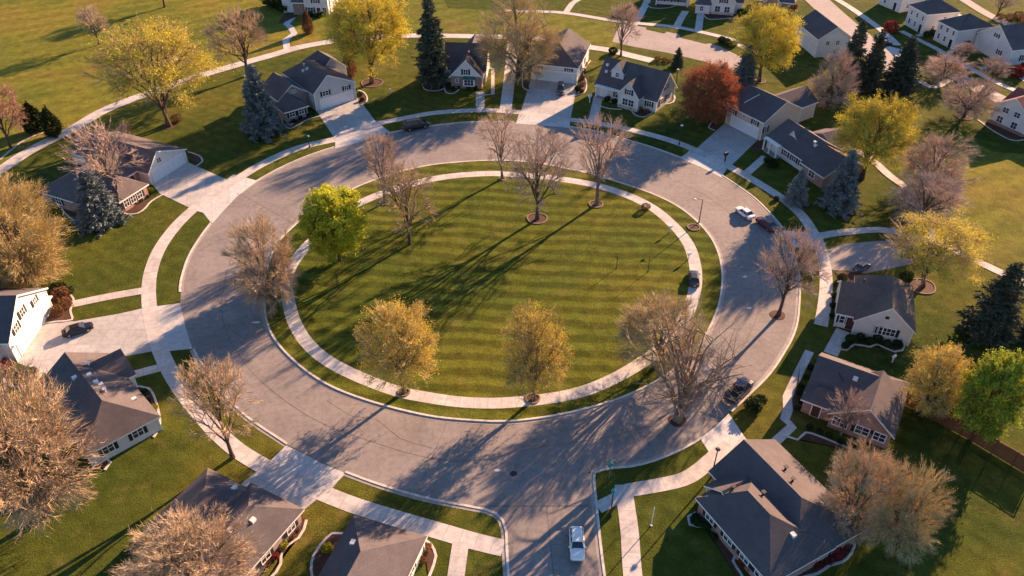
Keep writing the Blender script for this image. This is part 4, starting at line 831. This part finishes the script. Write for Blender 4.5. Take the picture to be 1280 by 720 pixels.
T('bare_dense', (1056, 664), 555, 92, 'wide tan tree of the bottom right clump, next to the large brick house')
T('tan_gold', (1108, 696), 578, 82, 'tan gold tree forming the right half of the bottom right clump', seed=2)
T('bare_pink', (973, 394), 286, 84, 'bare pinkish street tree in a dark pit on the right side of the ring road', group=G_STREET, seed=3)
T('bare_open', (846, 527), 366, 150, 'largest bare spreading tree in a round pit on the lower right of the ring road', group=G_STREET)
T('gold_bud', (505, 491), 372, 98, 'golden budding tree beside the island path, lower left of the lawn', lift=ISL)
T('gold_bud', (667, 500), 380, 84, 'tan gold tree beside the island path, bottom centre of the lawn', seed=2, lift=ISL)
T('green', (425, 326), 234, 76, 'bright lime green leafing tree on the upper left of the island lawn', lift=ISL)
T('bare_tan', (512, 306), 206, 74, 'slender bare tan tree on the island lawn right of the lime green tree', group=G_STREET, seed=2, lift=ISL)
T('bare_pink', (481, 254), 168, 56, 'bare pinkish tree beside the island path, behind the slender tan tree', group=G_STREET, seed=4, lift=ISL)
T('bare_sparse', (628, 224), 138, 66, 'bare reddish tree on the far island edge in front of the cottage', group=G_STREET, seed=2, lift=ISL)
T('bare_pink', (671.5, 275), 160, 86, 'bare tree in a wide round mulch bed on the island lawn', group=G_STREET, seed=5, lift=ISL)
T('bare_sparse', (746, 256), 144, 88, 'sparse bare tree with few rising limbs, rightmost on the far side of the island', group=G_STREET, seed=4, lift=ISL)
T('bare_dense', (343, 388), 272, 84, 'dense bare tan tree over the path at the left end of the island', group=G_STREET, lift=ISL)
T('bare_tan', (291, 572), 450, 96, 'bare tan tree on the lower left verge beside the sidewalk', group=G_STREET, seed=3)
T('tan_gold', (822, 456), 368, 112, 'low dense yellowish tan tree over the island path behind the largest bare tree', seed=4, lift=ISL)
T('bare_dense', (62, 640), 458, 172, 'very large bushy tan tree in the lower left corner', seed=3)
T('bare_dense', (256, 745), 632, 158, 'dense bare tan tree at the bottom edge over the dark hip roof', seed=2)
T('pink_dense', (1178, 100), 66, 60, 'low pinkish tree left of the far footpath on the right', seed=1)
T('pink_dense', (1205, 146), 96, 66, 'pinkish tree in a round bed at the edge of the far right lawn', seed=0)
T('bare_pink', (1237, 106), 72, 50, 'bare pinkish tree in front of the wide plain gable, far right', seed=1)
T('bare_pink', (1202, 78), 54, 36, 'small bare tree in front of the middle white house, far right', seed=2)
T('bare_pink', (1246, 20), -14, 36, 'bare tree at the top right edge beyond the white houses', seed=4)
T('bare_tan', (390, -22), -90, 60, 'tree just beyond the top edge', seed=2) if False else None
# shrubs: (x, y, width px, kind, label)
SHR = [
 (787, 124, 0, '', ''),]
def S(kind, pts, label, hfac=.75, group=None, lift=0):
    for i, (x, y, w) in enumerate(pts):
        tk, cr, H0, R0, _, _ = proto((kind, i % 2)); X, Y = at(x, y); depth = Y*math.cos(TH)+CH*math.sin(TH); r = w*.5*depth/F
        NT[0] += 1; o = empty('shrub', (X, Y, lift), NT[0]*1.7 % 6.28); tag(o, label, 'shrub', group or (label if len(pts) > 1 else None))
        s = (r, r, r*hfac/.8); link('trunk', tk, o, scale=s); link('crown', cr, o, scale=s)
S('shrub', [(368, 153, 6), (376, 149, 6), (385, 145, 6), (392, 143, 5)], 'low dark shrub in the bed before the grey two-gable house')
S('shrub', [(450, 120, 7), (453, 126, 6)], 'low shrub in the small bed right of the grey house driveway')
S('shrub', [(540, 108, 6), (548, 109, 6), (566, 112, 6), (574, 110, 5), (586, 111, 6), (594, 112, 6)], 'low shrub at the foot of the brick cottage')
S('shrub', [(497, 52, 11)], 'round olive shrub near the back path right of the yellow tree')
S('brownshrub', [(731, 82, 7), (729, 90, 7), (728, 99, 7), (727, 108, 7)], 'brown shrub along the side of the white garage house')
S('shrub', [(722, 113, 8), (727, 116, 6)], 'shrub beside the garage corner of the white hipped house')
S('shrub', [(834, 116, 13)], 'round dark shrub at the right end of the white cape house')
S('brownshrub', [(790, 137, 8), (799, 139, 8), (808, 141, 7)], 'red brown shrub before the front gable of the white cape house')
S('shrub', [(759, 126, 8), (768, 129, 8), (776, 133, 7)], 'dark shrub by the porch of the white cape house')
S('shrub', [(766, 67, 11)], 'round dark shrub at the foot of the bare reddish tree')
S('brownshrub', [(822, 76, 8), (830, 77, 7), (836, 78, 6)], 'brown shrub clump left of the very small spruce')
S('shrub', [(895, 152, 9), (899, 148, 7)], 'dark shrub left of the cream house garage')
S('shrub', [(966, 208, 13), (958, 202, 8)], 'dark shrub before the porch of the ranch house')
S('shrub', [(970, 250, 7)], 'single small dark shrub on the verge before the ranch house')
S('spruce_blue', [(991, 254, 26)], 'small blue spruce before the brick end of the ranch house', 2.2) if False else None
T('spruce_blue', (993, 254), 212, 28, 'small blue spruce before the middle of the ranch house wall', 'spruce', seed=2)
T('spruce_blue', (1046, 262), 188, 46, 'large blue spruce at the right end of the ranch house', 'spruce', seed=0)
S('shrub', [(160, 258, 7), (168, 256, 7), (176, 252, 7), (184, 247, 6)], 'low dark shrub in the bed of the pink brick ranch house')
S('lime', [(189, 240, 8)], 'small lime shrub at the garage corner of the pink brick ranch house')
S('brownshrub', [(78, 372, 20), (83, 384, 18), (74, 392, 16)], 'orange brown shrub beside the white garage house at left')
S('shrub', [(74, 364, 18), (86, 367, 14)], 'green shrub behind the orange brown shrubs at left')
S('redshrub', [(8, 462, 16), (2, 455, 14)], 'red shrub at the lower corner of the white garage house')
S('shrub', [(30, 474, 20), (41, 468, 14)], 'dark shrub in the curved bed by the white garage house')
S('shrub', [(180, 492, 10), (185, 503, 9), (176, 497, 8)], 'dark shrub in the curved bed right of the dark hip roof')
S('lime', [(193, 512, 10), (195, 526, 9)], 'lime green shrub in the curved bed right of the dark hip roof')
S('lime', [(353, 684, 15)], 'lime green round shrub beside the bottom left hip roof')
S('redshrub', [(343, 697, 13), (348, 690, 8)], 'dark red shrub below the lime green round shrub')
S('brownshrub', [(376, 652, 11), (372, 662, 9), (333, 706, 14), (366, 672, 9)], 'brown shrub in the winding bed of the bottom left house')
S('lime', [(410, 688, 14)], 'lime green shrub left of the half dark half tan roof')
S('brownshrub', [(532, 690, 12), (528, 702, 11), (536, 684, 8)], 'brown shrub in the bed right of the half dark half tan roof')
S('shrub', [(872, 655, 14), (882, 660, 13), (869, 648, 10), (893, 672, 9)], 'dark shrub at the brick wall of the large brick house')
S('redshrub', [(928, 706, 14), (938, 712, 13), (947, 719, 12)], 'dark red shrub below the windows of the large brick house')
S('redshrub', [(1046, 694, 16), (1034, 702, 14), (1022, 708, 13), (1054, 682, 14)], 'dark red shrub on the right side of the large brick house')
S('lime', [(962, 566, 7)], 'small lime shrub at the back corner of the large brick house')
S('shrub', [(941, 512, 22), (949, 504, 16)], 'rounded dark shrub on the verge beside the dark blue pickup')
S('shrub', [(1013, 461, 9), (1008, 472, 9), (1001, 484, 9), (999, 492, 8), (1002, 503, 9), (996, 512, 8)], 'round green shrub along the left side of the pink brick house')
S('shrub', [(1012, 536, 9), (1024, 541, 9), (1036, 546, 9), (1050, 554, 9), (1064, 560, 9)], 'low dark shrub in the front bed of the pink brick house')
S('shrub', [(1062, 427, 13), (1056, 434, 10), (1075, 424, 11), (1086, 428, 10), (1096, 424, 12), (1108, 432, 11), (1121, 433, 12)], 'dark shrub in the curved bed of the white broad-gabled house')
S('shrub', [(1052, 350, 12), (1046, 358, 9), (1043, 372, 9), (1041, 384, 9), (1040, 396, 8)], 'dark shrub between sidewalk and white broad-gabled house')

S('shrub', [(1132, 350, 16), (1136, 320, 14)], 'dark shrub under the wide open yellow green tree')
S('brownshrub', [(807, 262, 11)], 'single rust brown shrub at the edge of the island path', lift=ISL)
S('brownshrub', [(158, 165, 14), (222, 152, 14)], 'brown shrub at the foot of the yellow tipped tree')
S('shrub', [(902, 53, 10), (908, 56, 11), (916, 58, 9)], 'dark hedge shrub at the kerb of the far street')
S('redshrub', [(988, 14, 14)], 'plum coloured shrub beside the dark roofed low house')
S('redshrub', [(1112, 40, 18)], 'reddish shrub beside the far footpath before the white houses')
S('brownshrub', [(1116, 118, 13), (1128, 115, 13), (1100, 108, 11)], 'brown shrub at the foot of the broadest dark spruce')
S('shrub', [(1158, 46, 9), (1165, 44, 9)], 'dark shrub between the first white houses of the far right row')
S('shrub', [(1206, 60, 12), (1213, 56, 12)], 'dark shrub left of the wide plain gable')
S('redshrub', [(1270, 96, 18), (1280, 90, 16)], 'red shrub at the right edge before the wide plain gable')
S('brownshrub', [(1262, 26, 12), (1272, 24, 13), (1250, 24, 10), (1280, 30, 12)], 'brown shrub in the hedge at the top right edge')
S('shrub', [(388, 21, 8), (396, 22, 7), (404, 20, 7)], 'low shrub before the white house at the top left')
T('arb_brown', (386, 42), 12, 14, 'narrow olive evergreen before the white house at the top left', seed=1, name='evergreen')
S('shrub', [(345, 8, 30), (355, 14, 16)], 'dark shrub mass left of the white house at the top')
S('shrub', [(926, 20, 12)], 'dark shrub at the right side of the white gabled house at the top')

# ------------------------------------------------------------------ CARS
def section_loft(secs, mb, mi=0):
    """secs: list of closed rings of equal length"""
    n = len(secs[0])
    for i in range(len(secs)-1):
        for k in range(n): mb.face([secs[i][k], secs[i][(k+1) % n], secs[i+1][(k+1) % n], secs[i+1][k]], mi)
    mb.face(secs[0][::-1], mi); mb.face(secs[-1], mi)
def car_meshes(key):
    """length 4.6, width 1.85; +X is the nose. kinds: sedan, suv, pickup"""
    kind = key
    prof = {'sedan': dict(h=1.42, belt=.92, hood=.86, cab=(-1.75, -1.05, .35, 1.15), tail=.93), 'suv': dict(h=1.68, belt=1.05, hood=1.0, cab=(-2.12, -1.8, .45, 1.1), tail=1.05), 'wagon': dict(h=1.5, belt=.95, hood=.9, cab=(-2.1, -1.65, .25, 1.0), tail=.95), 'pickup': dict(h=1.75, belt=1.08, hood=1.05, cab=(-.55, -.4, .75, 1.3), tail=1.05)}[kind]
    def ring(x, hw, zb, zt, r=.14):
        return [(x, -hw+.10, zb), (x, -hw, zb+.12), (x, -hw-.0, (zb+zt)/2), (x, -hw+.05, zt-.14), (x, -hw+.16, zt-.02), (x, -hw*.4, zt+.025), (x, hw*.4, zt+.025), (x, hw-.16, zt-.02), (x, hw-.05, zt-.14), (x, hw, (zb+zt)/2), (x, hw, zb+.12), (x, hw-.10, zb)]
    b = MB(); bl = prof['belt']; hd = prof['hood']; tl = prof['tail']
    secs = [ring(-2.3, .74, .42, tl-.22), ring(-2.24, .85, .30, tl-.05), ring(-1.9, .92, .24, tl), ring(-1.0, .925, .22, bl), ring(0, .925, .22, bl), ring(.9, .925, .22, bl), ring(1.25, .92, .22, hd+.02), ring(1.9, .89, .24, hd-.06), ring(2.2, .80, .30, hd-.18), ring(2.3, .66, .40, hd-.34)]
    section_loft([[tuple(p) for p in s] for s in secs], b)
    if kind == 'pickup': b.box(-2.1, -.62, -.72, .72, bl-.02, bl+.035, 1); b.box(-2.22, -.6, -.86, -.74, bl-.05, bl+.1); b.box(-2.22, -.6, .74, .86, bl-.05, bl+.1); b.box(-2.24, -2.12, -.86, .86, bl-.05, bl+.1)
    a0, a1, a2, a3 = prof['cab']; H = prof['h']
    g = MB(); base = [(a0, .80), (a3, .80)]
    lo = [(a0, -.80, bl-.05), (a3, -.78, bl-.05), (a3, .78, bl-.05), (a0, .80, bl-.05)]; hi = [(a1, -.62, H-.07), (a2, -.62, H-.07), (a2, .62, H-.07), (a1, .62, H-.07)]
    for k in range(4): g.face([lo[k], lo[(k+1) % 4], hi[(k+1) % 4], hi[k]])
    rf = MB(); r2 = [(p[0]*1.0+(.06 if i in (1, 2) else -.06), p[1]*1.04, H-.08) for i, p in enumerate(hi)]; r3 = [(p[0]*.96, p[1]*.86, H) for p in hi]
    for k in range(4): rf.face([r2[k], r2[(k+1) % 4], r3[(k+1) % 4], r3[k]])
    rf.face(r3); rf.face(r2[::-1])
    for s in (-1, 1):   # pillars
        for (xa, xb) in ((a0, a1), (a3, a2)): rf.tube((xa, s*.795, bl-.03), (xb, s*.635, H-.07), .05, .04, 5)
        mx = (a1+a2)/2+.1; rf.tube((mx, s*.80, bl-.03), (mx, s*.635, H-.07), .045, .04, 5)
    wh = MB(); wh.tube((0, -.11, 0), (0, .11, 0), .34, .34, 18); ri = MB(); ri.tube((0, -.118, 0), (0, .118, 0), .21, .21, 12)
    hl = MB(); hl.box(-.07, .05, -.17, .17, -.07, .07); mr = MB(); mr.box(-.09, .07, -.1, .1, -.07, .08); pl = MB(); pl.box(-.015, .015, -.24, .24, -.06, .06)
    return dict(body=b, glass=g, roof=rf, wheel=wh, rim=ri, light=hl, mirror=mr, plate=pl, p=prof)
CARD = {}
def car(kind, paint, a, b, label, wid=None, scale=None):
    """nose pixel b, tail pixel a"""
    A = at(*a); B = at(*b); L = math.hypot(B[0]-A[0], B[1]-A[1]); an = math.atan2(B[1]-A[1], B[0]-A[0])
    s = scale or L/4.6; key = (kind, paint)
    if key not in CARD:
        d = car_meshes(kind); CARD[key] = dict(body=d['body'].mesh('body', [paint, 'rubber']), cabin=d['glass'].mesh('cabin_glass', 'glass'), roof=d['roof'].mesh('roof', paint), wheel=d['wheel'].mesh('wheel', 'rubber'), rim=d['rim'].mesh('rim', 'rim'), hl=d['light'].mesh('headlight', 'lens'), tl=d['light'].mesh('taillight', 'tail_red'), mr=d['mirror'].mesh('mirror', paint), pl=d['plate'].mesh('number_plate', 'plate'), p=d['p'])
        me = CARD[key]['body']
    m = CARD[key]; o = empty('car', ((A[0]+B[0])/2, (A[1]+B[1])/2, .02), an); o.scale = (s, s*(wid or 1), s); tag(o, label, 'car', 'parked cars')
    link('body', m['body'], o); link('cabin_glass', m['cabin'], o); link('roof', m['roof'], o)
    for x in (-1.42, 1.38):
        for y in (-.82, .82): w = link('wheel', m['wheel'], o, (x, y, .34)); link('rim', m['rim'], w)
    hh = m['p']['hood']; bb = m['p']['belt']; tt = m['p']['tail']
    for y in (-.55, .55): link('headlight', m['hl'], o, (2.24, y, hh-.36)); link('taillight', m['tl'], o, (-2.26, y*1.15, tt-.3))
    for y in (-.98, .98): link('mirror', m['mr'], o, (m['p']['cab'][3]-.25, y, bb+.02))
    link('number_plate', m['pl'], o, (-2.31, 0, .62)); return o
car('sedan', 'car_black', (79, 421), (118, 409), 'black sedan on the wide driveway at left', wid=.95)
car('suv', 'car_black', (504, 163.5), (536, 157), 'black van parked at the far kerb right of the grey house driveway')
car('suv', 'car_char', (701, 109.5), (700.5, 121), 'tiny black car on the driveway of the white hipped garage house', wid=.8)
car('sedan', 'car_white', (940, 276), (921, 262), 'white car on the right side of the ring road beside the maroon one')
car('sedan', 'car_maroon', (968, 291), (947, 275), 'dark maroon car behind the white car on the ring road')
car('sedan', 'car_char', (867.5, 361), (866.5, 341.5), 'small black car on the island path at the right')
car('pickup', 'car_navy', (911, 503), (935, 479.5), 'dark blue pickup on the lower right of the ring road')
car('wagon', 'car_white', (720, 663), (722, 704), 'white car on the entry street at the bottom')
car('sedan', 'car_navy', (1069, 341), (1085, 331), 'small dark blue car at the end of the right driveway')
car('sedan', 'car_plum', (1098, 55), (1114, 55), 'dark plum car on the far street behind the spruces')
car('sedan', 'car_white', (1096, 47), (1111, 47.5), 'pale car behind the dark plum one on the far street')

# ------------------------------------------------------------------ street furniture
def lamp(x, y, h, label, arm=1.3, adir=math.pi, head='white_box'):
    X, Y = at(x, y); o = empty('street_lamp', (X, Y, .0), adir); tag(o, label, 'street lamp')
    mb = MB(); mb.tube((0, 0, 0), (0, 0, .35), .16, .14, 10); mb.tube((0, 0, .35), (0, 0, h), .09, .06, 10); mb.build('pole', 'metal_dark', o)
    if arm:
        mb = MB(); mb.tube((0, 0, h-.1), (arm*.5, 0, h+.12), .045, .04, 8); mb.tube((arm*.5, 0, h+.12), (arm, 0, h+.1), .04, .035, 8); mb.build('arm', 'metal_dark', o)
    mb = MB(); x0 = arm; mb.tube((x0, 0, h-.02), (x0, 0, h+.16), .30, .16, 12); hd = mb.build('lamp_head', head, o); mb = MB(); mb.tube((x0, 0, h-.08), (x0, 0, h-.03), .24, .26, 12); mb.build('lens', 'lens', hd); return o
lamp(873.5, 279, 4.7, 'dark street lamp with a left-pointing arm on the island kerb at right')
lamp(763, 646, 4.6, 'slim lamp post beside the short stub path at the entry corner', .0, 0, 'teal')
lamp(849, 181, 4.2, 'lamp post on the far verge between the cape house and the cream house', .0)
lamp(889, 597, 5.0, 'tall thin dark post at the left corner of the large brick house', .0, 0, 'metal_dark')
lamp(845, 105, 3.4, 'thin dark post on the lawn right of the white cape house', .0)
lamp(387, 184, 2.4, 'short teal topped post beside the upper left sidewalk', .0, 0, 'teal')
def post(x, y, h, label, m='metal_dark', lift=.1):
    X, Y = at(x, y); mb = MB(); mb.tube((0, 0, 0), (0, 0, h), .05, .045, 8); mb.tube((0, 0, 0), (0, 0, .08), .14, .12, 8); mb.tube((0, 0, h), (0, 0, h+.07), .07, .03, 8); o = mb.build('post', m); o.location = (X, Y, lift); tag(o, label, 'post')
post(770.5, 336, 2.3, 'thin dark post standing on the island lawn, left of the other one'); post(810, 340, 2.9, 'taller thin dark post on the right part of the island lawn'); post(814, 657, 3.2, 'thin pale post on the lawn right of the entry path', 'trim', 0)
X, Y = at(761, 598); e = empty('street_sign', (X, Y, 0), .2); tag(e, 'teal sign on a post at the entry corner', 'sign'); mb = MB(); mb.tube((0, 0, 0), (0, 0, 2.6), .05, .05, 8); mb.build('post', 'metal_grey', e); mb = MB()
mb.tube((0, -.05, 2.45), (0, -.02, 2.45), .38, .38, 8); mb.build('sign_panel', 'teal', e); mb = MB(); mb.box(-.55, .55, -.02, .02, 2.86, 3.02); mb.box(-.03, .03, -.03, .03, 2.6, 2.86); mb.build('name_plate', 'teal', e)
def mailbox(x, y, label, m='white_box', lift=0., s=1.):
    X, Y = at(x, y); e = empty('mailbox', (X, Y, lift), .6); e.scale = (s, s, s); tag(e, label, 'mailbox'); mb = MB(); mb.box(-.06, .06, -.06, .06, 0, 1.0); mb.box(-.3, .3, -.05, .05, .85, .95); mb.build('post', 'trim' if m == 'white_box' else m, e)
    mb = MB(); mb.box(-.3, .3, -.15, .15, 1.0, 1.2)
    for k in range(6):
        a, b = math.pi*k/6, math.pi*(k+1)/6; mb.face([(-.3, .15*math.cos(a), 1.2+.15*math.sin(a)), (.3, .15*math.cos(a), 1.2+.15*math.sin(a)), (.3, .15*math.cos(b), 1.2+.15*math.sin(b)), (-.3, .15*math.cos(b), 1.2+.15*math.sin(b))])
    for sx in (-.3, .3): mb.face([(sx, .15*math.cos(math.pi*k/6), 1.2+.15*math.sin(math.pi*k/6)) for k in range(7)])
    mb.build('box', m, e)
mailbox(837.5, 291, 'white mailbox on the inner edge of the island path', lift=.1); mailbox(860.5, 325, 'white mailbox beside the island path just behind the small black car', lift=.1)
mailbox(906, 202, 'black mailbox at the end of the cream house driveway', 'metal_dark', s=1.5); mailbox(737, 128, 'white box post beside the walk of the white cape house', s=1.4)
mailbox(488, 117, 'small white box on the lawn between the grey house and the cottage', s=.9); mailbox(1115, 453, 'small white box on the dark lawn beside the gold tree')
# small marks of the road
X, Y = at(642, 592); mb = MB(); mb.tube((X, Y, .006), (X, Y, .016), .42, .42, 20); struct('manhole_cover', mb, 'metal_dark')
for (x, y, a) in ((320, 403, 8), (931, 346, 4), (936, 385, 5), (622, 588, 5), (845, 213, 6)):
    X, Y = at(x, y); mb = MB(); r = a*.09; poly(mb, [(X-r, Y-.12), (X+r*.3, Y-.2), (X+r, Y+.05), (X+r*.4, Y+.22), (X-r*.6, Y+.12)], .014); struct('road_patch', mb, 'paint_mark' if y != 213 else 'seam')
# fence
a = at(1136, 489, 2.3); b = at(1222, 535, 2.3)
def fence(a, b, label, h=2.3):
    L = math.hypot(b[0]-a[0], b[1]-a[1]); e = empty('fence', (a[0], a[1], 0), math.atan2(b[1]-a[1], b[0]-a[0])); tag(e, label, 'fence'); mb = MB(); n = int(L/.2)
    for k in range(n): mb.box(k*.2+.01, k*.2+.19, -.02, .02, .05, h-.06+.03*math.sin(k*7)); 
    mb.build('boards', 'fence_wood', e); mb = MB(); mb.box(0, L, -.07, .07, h, h+.05); mb.box(0, L, .02, .1, .4, .5); mb.box(0, L, .02, .1, h-.5, h-.4); mb.build('rail', 'fence_wood', e)
    for k in range(int(L/2.4)+2):
        x = min(k*2.4, L); m = MB(); m.box(x-.07, x+.07, .02, .16, 0, h+.08); m.build('fence_post', 'fence_wood', e)
fence(a, b, 'brown board fence left of the green tree in the dark yard'); fence(at(1223, 536, 2.3), at(1300, 581, 2.3), 'brown board fence running from the green tree to the right edge')

# ------------------------------------------------------------------ LIGHT, SKY, CAMERA
EL, AZ = 17.5, 48.5
w = bpy.data.worlds.new('World'); sc.world = w; w.use_nodes = True; nt = w.node_tree
sky = nt.nodes.new('ShaderNodeTexSky'); sky.sky_type = 'NISHITA'; sky.sun_disc = False; sky.sun_elevation = math.radians(EL); sky.sun_rotation = math.radians(90-AZ); sky.altitude = 200; sky.ozone_density = 4.0; sky.dust_density = .3
nt.links.new(sky.outputs[0], nt.nodes['Background'].inputs[0]); nt.nodes['Background'].inputs[1].default_value = .058
sd = bpy.data.lights.new('sun', 'SUN'); sd.energy = 5.0; sd.angle = math.radians(.5); sd.color = (1, .60, .36)
so = bpy.data.objects.new('sun', sd); COL.objects.link(so)
d = Vector((math.cos(math.radians(AZ))*math.cos(math.radians(EL)), math.sin(math.radians(AZ))*math.cos(math.radians(EL)), math.sin(math.radians(EL))))
so.rotation_euler = d.to_track_quat('Z', 'Y').to_euler(); so.location = (0, 100, 60)
cd = bpy.data.cameras.new('camera'); cam = bpy.data.objects.new('camera', cd); COL.objects.link(cam); sc.camera = cam
cd.sensor_fit = 'HORIZONTAL'; cd.sensor_width = 36; cd.lens = 36*F/1280; cd.clip_end = 4000; cd.clip_start = .5
cam.location = (0, 0, CH); cam.rotation_euler = (math.radians(90)-TH, 0, 0)
sc.view_settings.view_transform = 'Standard'; sc.view_settings.look = 'None'; sc.view_settings.gamma = 1; sc.view_settings.exposure = 2.0
sc.cycles.max_bounces = 5; sc.cycles.transparent_max_bounces = 4
